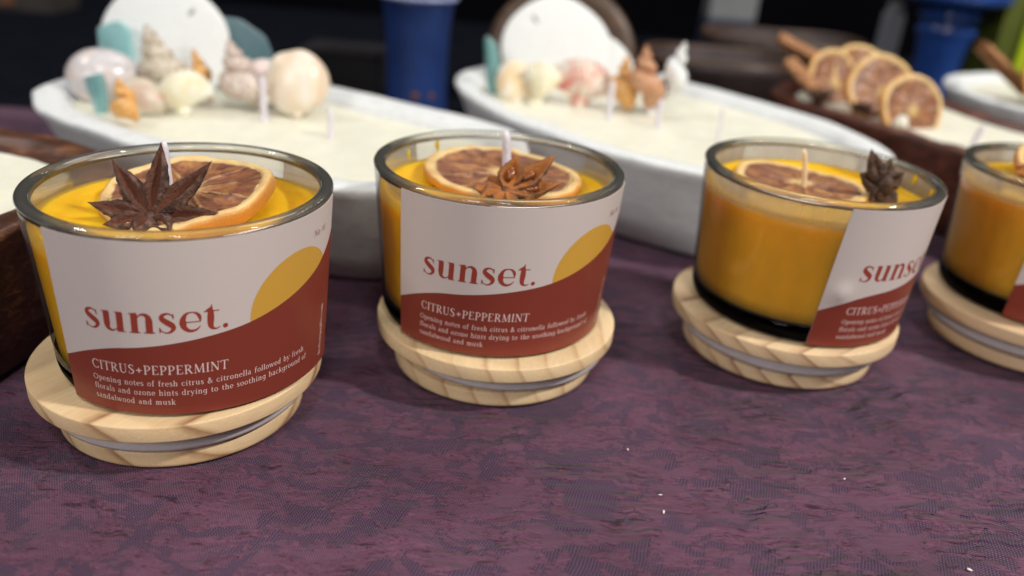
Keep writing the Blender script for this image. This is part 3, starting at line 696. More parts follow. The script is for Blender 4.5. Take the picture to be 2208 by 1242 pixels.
# ------------------------------------------------------------------ dried orange slices
def orange_slice(label, loc, rot, R, th=0.42, warp=0.15, seed=1, group='dried orange slices', squash=1.0):
    t = thing('dried_orange_slice', label, 'orange slice', loc, rot, group)
    rnd = random.Random(seed)
    def prf(a): return R*(1+0.018*math.sin(2*a+seed)+0.012*math.sin(5*a+seed*2)+0.012*nz(math.cos(a)*3, math.sin(a)*3, seed, 1.5))
    def zz(x, y, a, q):
        return warp*(0.6*nz(x, y, 0, 0.55, seed)+0.5*q*q*math.sin(2*a+seed)) + 0.05*nz(x, y, 0, 1.8, seed+2)*q
    nA, nR = 120, 18
    vs, fs, uv = [], [], []
    for side in (1, -1):
        for j in range(nR+1):
            q = j/nR*0.90
            for i in range(nA):
                a = 2*PI*i/nA; r = prf(a)*q
                x, y = r*math.cos(a), r*math.sin(a)*squash
                sg = abs(((a/(2*PI)*10) % 1)-0.5)
                sag = -0.07*math.sin(PI*min(1, q/0.86))*(1-(2*sg)**4)+0.035*nz(x, y, side, 3.2, seed)
                vs.append((x, y, zz(x, y, a, q)+side*(th/2*0.80+sag))); uv.append((a/(2*PI), q))
    n1 = (nR+1)*nA
    for j in range(nR):
        for i in range(nA):
            i2 = (i+1) % nA; a, b, c, d = j*nA+i, j*nA+i2, (j+1)*nA+i2, (j+1)*nA+i
            fs.append((a, d, c, b)); fs.append((n1+a, n1+b, n1+c, n1+d))
    o = mk('flesh', vs, fs, M_FLESH, t, uvs=uv)
    vs, fs, uv = [], [], []
    prof = [(0.865, 0.40), (0.90, 0.50), (0.95, 0.50), (0.985, 0.40), (1.0, 0.20), (1.0, -0.20), (0.985, -0.40), (0.95, -0.50), (0.90, -0.50), (0.865, -0.40)]
    vv = [0.0, 0.2, 0.5, 0.82, 1.0, 1.0, 0.82, 0.5, 0.2, 0.0]; m = len(prof)
    for i in range(nA):
        a = 2*PI*i/nA
        for (q, s_), v_ in zip(prof, vv):
            r = prf(a)*q*(1+0.006*nz(a*5, s_, 0, 2, seed)); x, y = r*math.cos(a), r*math.sin(a)*squash
            vs.append((x, y, zz(x, y, a, q)+s_*th*(1+0.15*nz(a*2, 0, 0, 1.5, seed)))); uv.append((a/(2*PI), v_))
    for i in range(nA):
        i2 = (i+1) % nA
        for j in range(m): j2 = (j+1) % m; fs.append((i*m+j, i2*m+j, i2*m+j2, i*m+j2))
    mk('rind', vs, fs, M_RIND, t, uvs=uv)
    return t
orange_slice('dried orange slice propped behind the star anise in the leftmost candle', (-9.50, 22.30, 6.44), (0.12, -0.14, 0.3), 2.42, 0.50, 0.20, 3)
orange_slice('dried orange slice lying flat behind a white wick and an amber star anise', (-0.62, 27.25, 6.27), (0.03, 0.01, 1.0), 2.72, 0.34, 0.14, 5)
orange_slice('dried orange slice in the candle whose label starts halfway round', (10.3, 29.45, 6.12), (0.02, -0.02, 2.1), 2.4, 0.34, 0.14, 7)
orange_slice('dried orange slice cut off by the right edge in the rightmost jar', (21.9, 32.3, 6.6), (0.30, -0.1, 0.4), 2.2, 0.40, 0.14, 9)

# ------------------------------------------------------------------ star anise
def pod_data(L, W, Hh, curl, open_=0.6, gw=0.34, n=20, m=26):
    """boat-shaped pod along +x, split seam up (+z), drawn out to a hooked tip"""
    vs, uv, fs = [], [], []
    for i in range(n+1):
        q = i/n
        s_ = min(1.0, 0.30+1.9*q)*(1-q**2.1)**1.15*1.08
        s_ = max(s_, 0.035 if i < n else 0.008)
        x = L*q; zc = curl*(q**2.6)*1.2-0.03
        gap = open_*math.sin(PI*min(1, q*1.1))
        for j in range(m):
            a = 2*PI*j/m+PI/m
            d = abs(((a-PI/2+PI) % (2*PI))-PI)
            dent = gap*math.exp(-(d/gw)**2)
            lip = 0.16*math.exp(-((d-gw*1.6)/0.20)**2)*math.sin(PI*q)
            ry = W*s_*math.cos(a)*(1-0.38*max(0, -math.sin(a)))*(1+lip)
            rz = Hh*s_*(math.sin(a)*(1+lip)-dent*2.1)
            wr = 1+0.14*noise.noise(Vector((q*9, a*1.4, L*3)))+0.05*math.sin(q*38+a*2)*(1 if d > 0.6 else 0)
            vs.append((x, ry*wr, zc+rz*(wr if math.sin(a) < 0 else 1))); uv.append((((a/(2*PI)) % 1), q))
    for i in range(n):
        for j in range(m): j2 = (j+1) % m; fs.append((i*m+j, i*m+j2, (i+1)*m+j2, (i+1)*m+j))
    fs.append(tuple(reversed(range(m)))); fs.append(tuple(range(n*m, (n+1)*m)))
    return vs, uv, fs
def star_anise(label, loc, arms, mat, nrm=(0, -0.5, 0.85), W=0.34, H_=0.30, group='star anise pods on the candles', open_=0.6, gw=0.30):
    t = thing('star_anise', label, 'star anise', loc, group=group)
    N = Vector(nrm).normalized()
    for (d, L) in arms:
        d = Vector(d).normalized()
        up = (N-d*N.dot(d)).normalized(); side = up.cross(d)
        vs, uv, fs = pod_data(L, W*(0.8+0.1*L), H_*(0.8+0.1*L), 0.16*L, open_, gw)
        R = Matrix((d, side, up)).transposed()
        p = mk('pod', [tuple(R @ Vector(v)+d*0.10) for v in vs], fs, mat, t, uvs=uv)
    if open_ > 0.8:                          # open pods show a glossy seed
        for (d, L) in arms[:3]:
            d = Vector(d).normalized(); up = (N-d*N.dot(d)).normalized(); side = up.cross(d)
            R = Matrix((d, side, up)).transposed()
            vs, fs = lathe_data([(0.001, 0.24), (0.08, 0.21), (0.13, 0.08), (0.13, -0.08), (0.08, -0.21), (0.001, -0.24)], 14)
            mk('seed', [tuple(R @ Vector((L*0.42+0.1+z, y, x*0.7+0.10))) for x, y, z in vs], fs, M_SEED, t)
    vs, fs = lathe_data([(0.001, 0.16), (0.08, 0.15), (0.15, 0.06), (0.17, -0.05), (0.08, -0.16), (0.001, -0.18)], 14)
    q = N.to_track_quat('Z', 'Y').to_matrix()
    mk('hub', [tuple(q @ Vector(v)) for v in vs], fs, mat, t, uvs=[(0.8, 0)]*len(vs))
    return t
star_anise('dark brown star anise standing upright in the leftmost candle', (-9.95, 20.75, 6.30),
           [((0.16, 0.45, 1.0), 1.92), ((-0.85, 0.55, 0.85), 1.75), ((1.15, 0.35, 0.90), 2.25), ((-1, -0.05, 0.12), 1.50), ((1, -0.05, 0.08), 1.95),
            ((-0.75, -0.65, -0.10), 1.15), ((0.05, -0.95, -0.12), 1.0), ((0.75, -0.62, -0.10), 1.2)], M_STAR1, nrm=(0, -0.75, 0.75), W=0.41, H_=0.30)
star_anise('amber star anise resting beside the thick white wick', (-0.45, 24.55, 6.58),
           [((0.20, 0.6, 0.62), 1.15), ((0.95, 0.45, 0.52), 1.85), ((1, -0.02, 0.10), 1.65), ((-0.55, 0.75, 0.12), 0.9), ((-1, 0.0, -0.08), 0.9),
            ((0.7, -0.7, -0.15), 1.1), ((-0.7, -0.7, -0.2), 1.0), ((0.0, -1, -0.25), 1.0)], M_STAR2, nrm=(0.05, -0.35, 0.95), W=0.52, H_=0.36, open_=0.85, gw=0.62)
star_anise('blackened star anise leaning on edge against the jar wall', (12.80, 28.35, 6.62),
           [((-0.50, 0.25, 0.80), 1.35), ((0.10, 0.35, 0.75), 0.95), ((0.55, 0.15, 0.45), 0.75), ((0.35, -0.3, -0.5), 0.8), ((-0.7, 0.1, 0.25), 0.9),
            ((-0.5, -0.4, -0.5), 0.7), ((-0.05, -0.5, -0.7), 0.7), ((0.0, -0.7, 0.3), 0.55)], M_STAR3, nrm=(0.4, -0.75, 0.3), W=0.52, H_=0.34)
star_anise('brown star anise at the right edge of the photo in the rightmost jar', (20.15, 31.35, 6.80),
           [((-0.45, 0.1, 0.75), 1.0), ((0.3, 0.2, 0.8), 1.4), ((-1, -0.1, -0.1), 1.2), ((1, 0.1, 0.3), 1.2), ((-0.5, -0.8, -0.2), 1.0), ((0.5, -0.8, -0.1), 1.0), ((0.8, 0.7, 0.1), 1.0), ((-0.8, 0.6, 0.0), 1.0)], M_STAR2, nrm=(0, -0.6, 0.8), W=0.40, H_=0.30)

# ------------------------------------------------------------------ dough bowl candles
def closed_curve(pts, n=160):
    m = len(pts); out = []
    for k in range(n):
        f = k/n*m; i = int(f); t = f-i
        a, b, c, d = pts[(i-1) % m], pts[i % m], pts[(i+1) % m], pts[(i+2) % m]
        out.append(tuple(0.5*((2*b[j])+(-a[j]+c[j])*t+(2*a[j]-5*b[j]+4*c[j]-d[j])*t*t+(-a[j]+3*b[j]-3*c[j]+d[j])*t**3) for j in (0, 1)))
    for _ in range(14):
        out = [((out[i-1][0]+2*out[i][0]+out[(i+1) % n][0])/4, (out[i-1][1]+2*out[i][1]+out[(i+1) % n][1])/4) for i in range(n)]
    return out
def bowl(label, cat, outline, mat, waxm, zr, inset, rimw, zwax, wicks, seed=1, name='bowl_candle', rough=0.05, inward=1.9, group=None, lab_wax=None):
    o = closed_curve(outline); n = len(o)
    cx = sum(p[0] for p in o)/n; cy = sum(p[1] for p in o)/n
    area = sum(o[i][0]*o[(i+1) % n][1]-o[(i+1) % n][0]*o[i][1] for i in range(n)); sg = 1 if area > 0 else -1
    nr = []
    for i in range(n):
        a, b = o[(i-4) % n], o[(i+4) % n]; dx, dy = b[0]-a[0], b[1]-a[1]; l = math.hypot(dx, dy)
        nr.append((-dy/l*sg, dx/l*sg))
    def ring(d): return [(o[i][0]+nr[i][0]*d-cx, o[i][1]+nr[i][1]*d-cy) for i in range(n)]
    t = thing(name, label, cat, (cx, cy, 0), group=group)
    # (inset, z) profile from under the bowl, over the rim, down to the wax
    prof = [(inset+1.2, 0.06), (inset+0.25, 0.0), (inset, 0.15), (inset*0.72, zr*0.30), (inset*0.40, zr*0.62), (inset*0.12, zr*0.88), (0.0, zr-0.22), (0.04, zr-0.06), (0.22, zr), (rimw*0.6, zr-0.01), (rimw, zr-0.08), (rimw+0.25, zr-0.35), (rimw+0.55, zwax-0.1), (rimw+0.9, zwax-0.8)]
    vs, fs = [], []
    m = len(prof)
    for k, (d, z) in enumerate(prof):
        for i, (x, y) in enumerate(ring(d)):
            q = rough*(nz(x, y, z, 0.35, seed)*2+nz(x, y, z, 1.1, seed+1))
            if z < 0.2: q = 0
            vs.append((x+nr[i][0]*q*1.2, y+nr[i][1]*q*1.2, z+q*(0.8 if k > 5 else 0)))
    for k in range(m-1):
        for i in range(n):
            i2 = (i+1) % n; fs.append((k*n+i, k*n+i2, (k+1)*n+i2, (k+1)*n+i))
    fs.append(tuple(range(n-1, -1, -1)))
    mk('bowl', vs, fs, mat, t)
    wr = ring(rimw+0.50); vs, fs = [], []
    K = 12
    for k in range(K+1):
        q = 1-k/K
        for (x, y) in wr:
            X, Y = x*q, y*q
            vs.append((X, Y, zwax+0.05*nz(X, Y, 0, 0.45, seed)+0.03*nz(X, Y, 0, 1.4, seed)+(0.05 if k == 0 else 0)))
    for k in range(K):
        for i in range(n): i2 = (i+1) % n; fs.append((k*n+i, k*n+i2, (k+1)*n+i2, (k+1)*n+i))
    mk('wax', vs, fs, waxm, t)
    for (x, y, hgt, rad, lx, ly) in wicks:
        vs, fs = [], []
        for i in range(9):
            q = i/8
            for j in range(10):
                a = 2*PI*j/10; rr = rad*(1.5-0.5*min(1, q*5))*(0.6 if i == 8 else 1)
                vs.append((x-cx+lx*q*q+rr*math.cos(a), y-cy+ly*q*q+rr*math.sin(a), zwax-0.1+(hgt+0.1)*q))
        for i in range(8):
            for j in range(10): fs.append((i*10+j, i*10+(j+1) % 10, (i+1)*10+(j+1) % 10, (i+1)*10+j))
        fs.append(tuple(range(80, 90)))
        mk('wick', vs, fs, M_WICK, t)
    return t
A_RIM = [(-23.94, 39.09), (-24.75, 41.05), (-24.6, 44.2), (-22.8, 48.2), (-18.0, 49.6), (-11.68, 47.4), (-5.85, 43.88), (-1.1, 40.9), (0.1, 38.4), (0.2, 35.0), (-1.2, 31.8), (-3.6, 29.9), (-5.44, 29.35), (-6.98, 29.2), (-11.01, 29.93), (-16.09, 32.75), (-21.55, 36.16)]
B_RIM = [(-4.66, 51.55), (-4.32, 54.95), (-2.65, 57.9), (1.92, 60.6), (6.6, 60.6), (10.75, 57.4), (15.6, 51.6), (18.2, 46.9), (18.9, 42.75), (18.5, 40.0), (16.7, 36.7), (13.4, 34.3), (10.6, 34.0), (8.02, 35.1), (4.31, 37.1), (1.57, 39.8), (-1.1, 42.85), (-3.37, 47.15)]
C_RIM = [(-27, 34.5), (-21.24, 32.4), (-18.79, 31.92), (-15.6, 30.0), (-14.5, 27.4), (-14.5, 25.2), (-14.85, 23.4), (-15.0, 22.2), (-16.0, 19.6), (-22, 15.5), (-34, 15), (-40, 24), (-34, 33)]
D_RIM = [(15.8, 53.9), (17.0, 57.5), (19.8, 61.0), (24.4, 61.5), (28.2, 57.6), (29.6, 51.04), (33.5, 45), (35.0, 39.5), (32, 36.2), (27.5, 36.6), (25.2, 38.2), (22.6, 41.8), (20.2, 46.0), (17.7, 50.4)]
E_RIM = [(30.6, 62.1), (33.2, 67.2), (38.3, 70.4), (43, 69), (46, 60), (44, 52), (38, 49.5), (33.0, 52.6), (31.0, 57)]
bowl('long white painted dough bowl of cream wax with seashells, behind the two left candles', 'bowl candle', A_RIM, M_WHITE, M_CREAM, 4.7, 1.9, 1.25, 4.05,
     [(-13.03, 40.4, 2.15, 0.16, 0, 0), (-9.26, 38.5, 1.35, 0.13, 0, 0)], 1)
bowl('white painted dough bowl with a red striped shell, behind the middle of the row', 'bowl candle', B_RIM, M_WHITE, M_CREAM, 4.7, 1.8, 1.25, 4.15,
     [(4.7, 46.6, 2.1, 0.17, 0, 0), (7.3, 45.2, 1.6, 0.14, 0, 0), (10.25, 43.0, 1.9, 0.08, -0.1, 0)], 2)
bowl('dark brown wooden bowl of white wax cut off by the left edge of the photo', 'bowl candle', C_RIM, M_DWOOD, M_CREAM, 5.0, 0.7, 1.1, 4.45, [], 3, rough=0.035)
bowl('red-brown wooden dough bowl of white wax with a bent wick, behind the two right candles', 'bowl candle', D_RIM, M_DWOOD2, M_CREAM, 5.0, 1.2, 1.1, 4.7,
     [(24.1, 44.1, 1.25, 0.16, 0.25, 0.0)], 4, rough=0.08)
bowl('small white painted bowl with a cinnamon stick at the upper right edge', 'bowl candle', E_RIM, M_WHITE, M_CREAM, 5.2, 1.8, 1.1, 4.6, [], 5)

# ------------------------------------------------------------------ shells, sea glass, sand dollars
def spiral(name, label, cat, base, tip, rb, turns, mat, ribs=0, ribamp=0.05, group='seashells set in the wax', growth=None, tube=0.5, spikes=0, seed=0):
    """coiled shell; apex at tip, mouth at base (both cm, world)"""
    B, T = Vector(base), Vector(tip); ax = (T-B); Ln = ax.length; ax.normalize()
    t = tag(bpy.data.objects.new(name, None), label, cat, group); C.objects.link(t); t.empty_display_size = 0.01
    t.location = B*S; t.rotation_euler = ax.to_track_quat('Z', 'Y').to_euler()
    n, m = int(turns*26), 18
    kk = math.log(0.06)
    vs, fs = [], []
    for i in range(n+1):
        q = i/n; g = math.exp(kk*(1-q))
        psi = 2*PI*turns*q+seed
        zc = Ln*(1-g*0.86); rc = rb*tube*g; rt = rb*(1-tube)*g*1.10
        hz = max(rt*1.15, Ln*0.86*g*(1-math.exp(kk/turns))*0.60)
        for j in range(m):
            a = 2*PI*j/m
            bmp = 1+(ribamp*math.sin(ribs*psi) if ribs else 0)+(0.22*max(0, math.sin(spikes*psi))**3*max(0, math.cos(a-0.6))**2 if spikes else 0)
            r = rc+rt*math.cos(a)*bmp
            vs.append((r*math.cos(psi), r*math.sin(psi), zc+hz*math.sin(a)*bmp))
    for i in range(n):
        for j in range(m): j2 = (j+1) % m; fs.append((i*m+j, (i+1)*m+j, (i+1)*m+j2, i*m+j2))
    fs.append(tuple(range(m)))
    mk('whorls', vs, fs, mat, t)
    # lip of the mouth
    lip, lf = [], []
    for i in range(7):
        q = i/6; g = 1+0.10*q; psi = 2*PI*turns+seed+0.5*q
        for j in range(m):
            a = 2*PI*j/m
            r = rb*tube+rb*(1-tube)*1.10*g*math.cos(a)
            lip.append((r*math.cos(psi), r*math.sin(psi), Ln*0.14-0.1*q+max(rb*(1-tube)*1.26, Ln*0.86*(1-math.exp(kk/turns))*0.60)*g*math.sin(a)))
    for i in range(6):
        for j in range(m): j2 = (j+1) % m; lf.append((i*m+j, (i+1)*m+j, (i+1)*m+j2, i*m+j2))
    mk('lip', lip, lf, mat, t)
    return t
def scallop(name, label, cat, loc, rot, R, mat, ribs=14, dome=0.45, group='seashells set in the wax', half=70):
    t = thing(name, label, cat, loc, rot, group)
    for nm, off in (('shell_face', 0.0),):
        vs, fs = [], []; nu, nv = ribs*6, 14
        for lay in (0, 1):
            for j in range(nv+1):
                q = j/nv
                for i in range(nu+1):
                    u = i/nu; a = math.radians(90+half*(1-2*u)); rr = R*q*(1-0.10*abs(2*u-1)**2)
                    rb = 0.085*R*q*abs(math.sin(PI*u*ribs))
                    h = dome*R*math.sin(PI*min(1, 0.15+0.85*q))*(1-(2*u-1)**2*0.75)+rb-lay*0.10
                    if lay: h -= 0.02
                    vs.append((rr*math.cos(a), rr*math.sin(a)-R*0.45, h))
        n1 = (nu+1)*(nv+1)
        for j in range(nv):
            for i in range(nu):
                a = j*(nu+1)+i; fs.append((a, a+1, a+nu+2, a+nu+1)); fs.append((n1+a, n1+a+nu+1, n1+a+nu+2, n1+a+1))
        for i in range(nu): a = nv*(nu+1)+i; fs.append((a, a+1, n1+a+1, n1+a))
        mk(nm, vs, fs, mat, t)
    vs, fs = lathe_data([(0.001, 0.16*R), (0.10*R, 0.13*R), (0.15*R, 0.02*R), (0.10*R, -0.08*R), (0.001, -0.1*R)], 16)
    mk('hinge', [(x*1.5, y-R*0.45, z) for x, y, z in vs], fs, mat, t)
    return t
def clam(name, label, loc, rot, rx, ry, rz, mat, group='seashells set in the wax', notch=0.1, cat='seashell'):
    t = thing(name, label, cat, loc, rot, group)
    vs, fs = [], []; n, m = 48, 24
    for i in range(m+1):
        th = PI*i/m
        for j in range(n):
            a = 2*PI*j/n; s_ = math.sin(th)
            k_ = 1-notch*math.exp(-((a-1.9)/0.35)**2)
            gr = 1+0.012*math.sin(th*26)
            vs.append((rx*s_*math.cos(a)*k_*gr, ry*s_*math.sin(a)*k_*gr*(1-0.12*math.cos(a)), rz*math.cos(th)))
    for i in range(m):
        for j in range(n): j2 = (j+1) % n; fs.append((i*n+j, i*n+j2, (i+1)*n+j2, (i+1)*n+j))
    mk('shell_dome', vs, fs, mat, t)
    vs, fs = lathe_data([(0.001, 0.12), (0.25, 0.08), (0.32, 0.0), (0.2, -0.1), (0.001, -0.12)], 16)
    mk('beak', [(x, y-ry*0.92, z+rz*0.3) for x, y, z in vs], fs, mat, t)
    return t
def slab(name, label, cat, loc, rot, outline, th, mat, group=None):
    n0 = len(outline)
    o = []
    for i in range(n0):      # rounded corners
        a, b, c = Vector(outline[i-1]), Vector(outline[i]), Vector(outline[(i+1) % n0])
        p, q = b+(a-b)*0.16, b+(c-b)*0.16
        for k in range(5):
            s_ = k/4; o.append((p*(1-s_)**2+b*2*s_*(1-s_)+q*s_*s_))
    n = len(o); c = sum(o, Vector((0, 0)))/n
    vs, fs = [], []
    for (sc_, z) in ((0.90, -th/2), (0.98, -th/2*0.7), (1.0, 0), (0.98, th/2*0.7), (0.90, th/2)):
        for p in o:
            q = c+(p-c)*sc_; vs.append((q.x, q.y, z+0.03*nz(q.x, q.y, 0, 1.2, loc[0])))
    for k in range(4):
        for i in range(n): i2 = (i+1) % n; fs.append((k*n+i, k*n+i2, (k+1)*n+i2, (k+1)*n+i))
    fs.append(tuple(range(n-1, -1, -1))); fs.append(tuple(range(4*n, 5*n)))
    ob = mk(name, vs, fs, mat, None, loc=loc, rot=rot)
    return tag(ob, label, cat, group)
def sand_dollar(label, loc, rot, R, mat, th=0.55, group='sand dollars standing in the wax', slots=()):
    t = thing('sand_dollar', label, 'sand dollar', loc, rot, group)
    def f(v, a):
        k_ = 1+0.015*math.sin(5*a)+0.01*math.sin(3*a+1); return (v[0]*k_, v[1]*k_, v[2])
    pr = [(0.001, th*0.55), (R*0.25, th*0.52), (R*0.6, th*0.38), (R*0.88, th*0.20), (R*0.97, th*0.10), (R, 0), (R*0.97, -th*0.15), (R*0.85, -th*0.25), (0.001, -th*0.28)]
    mk('disc', *lathe_data(pr, 80, f=f), mat, t)
    for (a, r, ln) in slots:
        vs, fs = lathe_data([(0.001, 0.03), (0.6, 0.025), (1.0, 0.0), (0.6, -0.02), (0.001, -0.02)], 20)
        zt = th*0.5*(1-(r/R)**2)+0.03
        o = mk('slot', [(x*ln, y*0.13, z+zt) for x, y, z in vs], fs, M_SLOT, t, rot=(0, 0, 0))
        # turn the slot about the disc centre
        for v in o.data.vertices:
            X, Y = v.co.x+r*S, v.co.y; v.co.x, v.co.y = X*math.cos(a)-Y*math.sin(a), X*math.sin(a)+Y*math.cos(a)
    return t
M_SAND = plain('bleached_sand_dollar', (0.84, 0.86, 0.86), 0.7, 0.05, 500, 0.4, 0.0006)
M_SLOT = plain('sand_dollar_slot', (0.36, 0.37, 0.37), 0.8, 0.1, 300)
M_PEARL = shell_mat('pearly_grey_shell', (0.52, 0.47, 0.48), (0.66, 0.64, 0.66), (0.74, 0.60, 0.52), 120, (1, 1, 1), 0.25)
M_ORSH = shell_mat('orange_shell', (0.62, 0.26, 0.06), (0.78, 0.42, 0.12), (0.80, 0.55, 0.26), 300)
M_TOWER = shell_mat('mottled_tower_shell', (0.20, 0.15, 0.09), (0.60, 0.52, 0.40), (0.78, 0.74, 0.66), 420, (1, 1, 1))
M_COCK = shell_mat('cream_cockle', (0.80, 0.68, 0.40), (0.84, 0.80, 0.62), (0.86, 0.84, 0.74), 90, (1, 1, 1))
M_PKGR = shell_mat('pink_green_shell', (0.55, 0.32, 0.24), (0.62, 0.52, 0.42), (0.46, 0.50, 0.38), 110, (1, 1, 1))
M_SPIKY = shell_mat('brown_speckled_shell', (0.36, 0.22, 0.16), (0.66, 0.55, 0.48), (0.80, 0.74, 0.70), 520, (1, 1, 1))
M_PINK = shell_mat('pale_pink_shell', (0.76, 0.56, 0.52), (0.78, 0.68, 0.66), (0.80, 0.74, 0.72), 100, (1, 1, 1))
M_PEACH = shell_mat('peach_white_clam', (0.78, 0.60, 0.42), (0.84, 0.74, 0.62), (0.86, 0.84, 0.80), 45, (1, 0.4, 1), 0.35)
M_REDSH = shell_mat('red_striped_shell', (0.66, 0.14, 0.12), (0.80, 0.62, 0.50), (0.85, 0.80, 0.74), 130, (1, 1, 0.4))
M_BROSH = shell_mat('brown_ribbed_shell', (0.42, 0.18, 0.09), (0.58, 0.30, 0.16), (0.68, 0.42, 0.26), 200, (1, 1, 4))
M_CRSH = shell_mat('cream_orange_shell', (0.78, 0.48, 0.16), (0.82, 0.72, 0.54), (0.84, 0.82, 0.76), 70, (1, 1, 1))
def seaglass(name, col):
    m, nt, b, out = newmat(name); k = NB(nt)
    f = k.noise(k.obj(), 260, 3, 0.6)
    k.l(k.ramp(f, [(0.3, tuple(x*0.9 for x in col)), (0.7, col)]), b.inputs['Base Color'])
    b.inputs['Roughness'].default_value = 0.5; b.inputs['Transmission Weight'].default_value = 0.35
    b.inputs['Subsurface Weight'].default_value = 0.5; b.inputs['Subsurface Scale'].default_value = 0.006
    return m
M_SG1 = seaglass('pale_teal_sea_glass', (0.34, 0.66, 0.68)); M_SG2 = seaglass('teal_sea_glass', (0.20, 0.46, 0.46)); M_SG3 = seaglass('slate_teal_sea_glass', (0.10, 0.22, 0.26))

stand = 1.25          # tilt of a disc that stands facing the camera
GS_A = 'seashells in the bowl behind the left candles'; GS_B = 'seashells in the bowl behind the middle of the row'
sand_dollar('big white sand dollar standing behind the mottled tower shell', (-20.3, 46.3, 6.25), (stand, 0.0, 0.0), 3.60, M_SAND, slots=((2.75, 2.6, 0.36), (-0.35, 2.3, 0.3), (0.9, 2.4, 0.3)))
slab('sea_glass', 'pale teal sea glass sheet leaning above the pearly round shell', 'sea glass', (-22.25, 44.9, 6.1), (1.35, 0.15, -0.2), [(-1.35, 0.9), (-0.2, 1.6), (0.6, 1.3), (1.6, -2.0), (0.3, -2.2), (-1.0, -0.4)], 0.35, M_SG1, 'sea glass pieces')
slab('sea_glass', 'small teal sea glass wedge between the pearly shell and the orange spiral shell', 'sea glass', (-20.95, 39.6, 4.95), (1.35, 0.05, -0.35), [(-0.85, 0.65), (0.35, 1.05), (0.75, -0.6), (0.35, -1.35)], 0.25, M_SG2, 'sea glass pieces')
slab('sea_glass', 'dark slate sea glass behind the brown speckled shell', 'sea glass', (-15.9, 47.2, 6.5), (1.4, 0.0, 0.15), [(-1.9, 1.5), (-0.4, 1.4), (1.0, 0.5), (1.5, -0.9), (0.4, -2.4), (-1.6, -2.4)], 0.4, M_SG3, 'sea glass pieces')
clam('round_shell', 'large round pearly grey shell at the left end of the shell group', (-21.75, 42.2, 5.15), (0.35, 0.1, 0.3), 1.85, 1.55, 1.45, M_PEARL, GS_A, 0.0)
spiral('spiral_shell', 'small bright orange spiral shell lying on the bowl edge', 'seashell', (-18.35, 37.6, 4.45), (-19.25, 38.3, 6.15), 0.85, 4, M_ORSH, 10, 0.06, GS_A, seed=1.0)
spiral('tower_shell', 'tall mottled brown and cream tower shell, pointing up before the sand dollar', 'seashell', (-18.55, 42.6, 4.15), (-19.85, 43.2, 8.0), 1.55, 6.5, M_TOWER, 14, 0.05, GS_A, seed=2.0)
scallop('cockle_shell', 'cream ribbed cockle shell standing in front of the small orange cone shell', 'seashell', (-17.1, 40.6, 5.05), (1.15, -0.25, -0.2), 2.1, M_COCK, 11, 0.34, GS_A)
clam('oval_shell', 'pink and green oval shell between the orange spiral and the cockle', (-18.75, 39.9, 4.85), (0.9, 0.5, 0.3), 1.15, 0.95, 0.5, M_PKGR, GS_A, 0.0)
spiral('cone_shell', 'small orange cone shell poking up behind the cream cockle', 'seashell', (-16.75, 42.9, 4.55), (-17.4, 43.0, 6.95), 0.75, 5, M_ORSH, 0, 0.0, GS_A, seed=0.3)
spiral('whelk_shell', 'brown speckled knobbly shell pointing up before the dark sea glass', 'seashell', (-14.6, 42.4, 4.75), (-15.4, 42.6, 7.65), 1.20, 5, M_SPIKY, 0, 0.05, GS_A, spikes=9, seed=0.8)
clam('round_shell', 'pale pink rounded shell between the speckled shell and the big clam', (-13.9, 43.8, 5.5), (0.6, 0.0, 0.4), 1.15, 1.0, 0.9, M_PINK, GS_A, 0.0)
clam('clam_shell', 'large peach and white clam shell at the right end of the shell group', (-11.75, 42.1, 5.75), (1.25, 0.0, 0.15), 1.60, 1.70, 1.05, M_PEACH, GS_A, 0.10)

sand_dollar('white sand dollar standing over the red striped shell', (1.6, 54.2, 6.35), (stand, 0.0, 0.1), 3.55, M_SAND, slots=((2.2, 2.4, 0.38),))
sand_dollar('smaller white sand dollar tucked behind the larger one on its right', (4.4, 54.9, 5.3), (stand, 0.1, -0.2), 2.3, M_SAND)
slab('sea_glass', 'narrow teal sea glass shard at the left end of the middle bowl', 'sea glass', (-2.25, 51.1, 5.5), (1.35, 0.30, 0.6), [(-1.0, 1.9), (-0.1, 1.6), (0.95, -1.0), (0.8, -1.9), (0.2, -1.8)], 0.5, M_SG2, 'sea glass pieces')
clam('round_shell', 'cream shell with an orange patch beside the teal shard', (-0.65, 50.2, 5.05), (0.8, 0.2, 0.2), 1.35, 1.5, 0.9, M_CRSH, GS_B, 0.0)
scallop('fan_shell', 'white wedge-shaped fan shell left of the red striped shell', 'seashell', (0.75, 49.2, 5.15), (1.25, 0.25, 0.1), 2.5, M_COCK, 9, 0.25, GS_B, half=32)
scallop('striped_shell', 'fan shell with red and pink stripes below the sand dollar', 'seashell', (3.2, 50.1, 5.35), (1.0, 0.1, 0.0), 2.7, M_REDSH, 11, 0.5, GS_B, half=68)
spiral('spiral_shell', 'small orange brown spiral shell just right of the tall wick', 'seashell', (5.5, 48.9, 4.7), (5.65, 49.6, 7.4), 1.0, 4, M_ORSH, 0, 0, GS_B, seed=2.2)
spiral('whelk_shell', 'upright brown ribbed shell beside the spiky white one', 'seashell', (6.7, 48.0, 5.0), (6.55, 48.6, 8.2), 1.25, 4.5, M_BROSH, 12, 0.08, GS_B, seed=0.2)
spiral('spiny_shell', 'white spiny shell with one pointed tip at the right of the middle bowl', 'seashell', (8.0, 48.9, 4.6), (8.85, 49.1, 8.5), 1.2, 4, M_SAND, 0, 0.0, GS_B, spikes=7, seed=1.5)

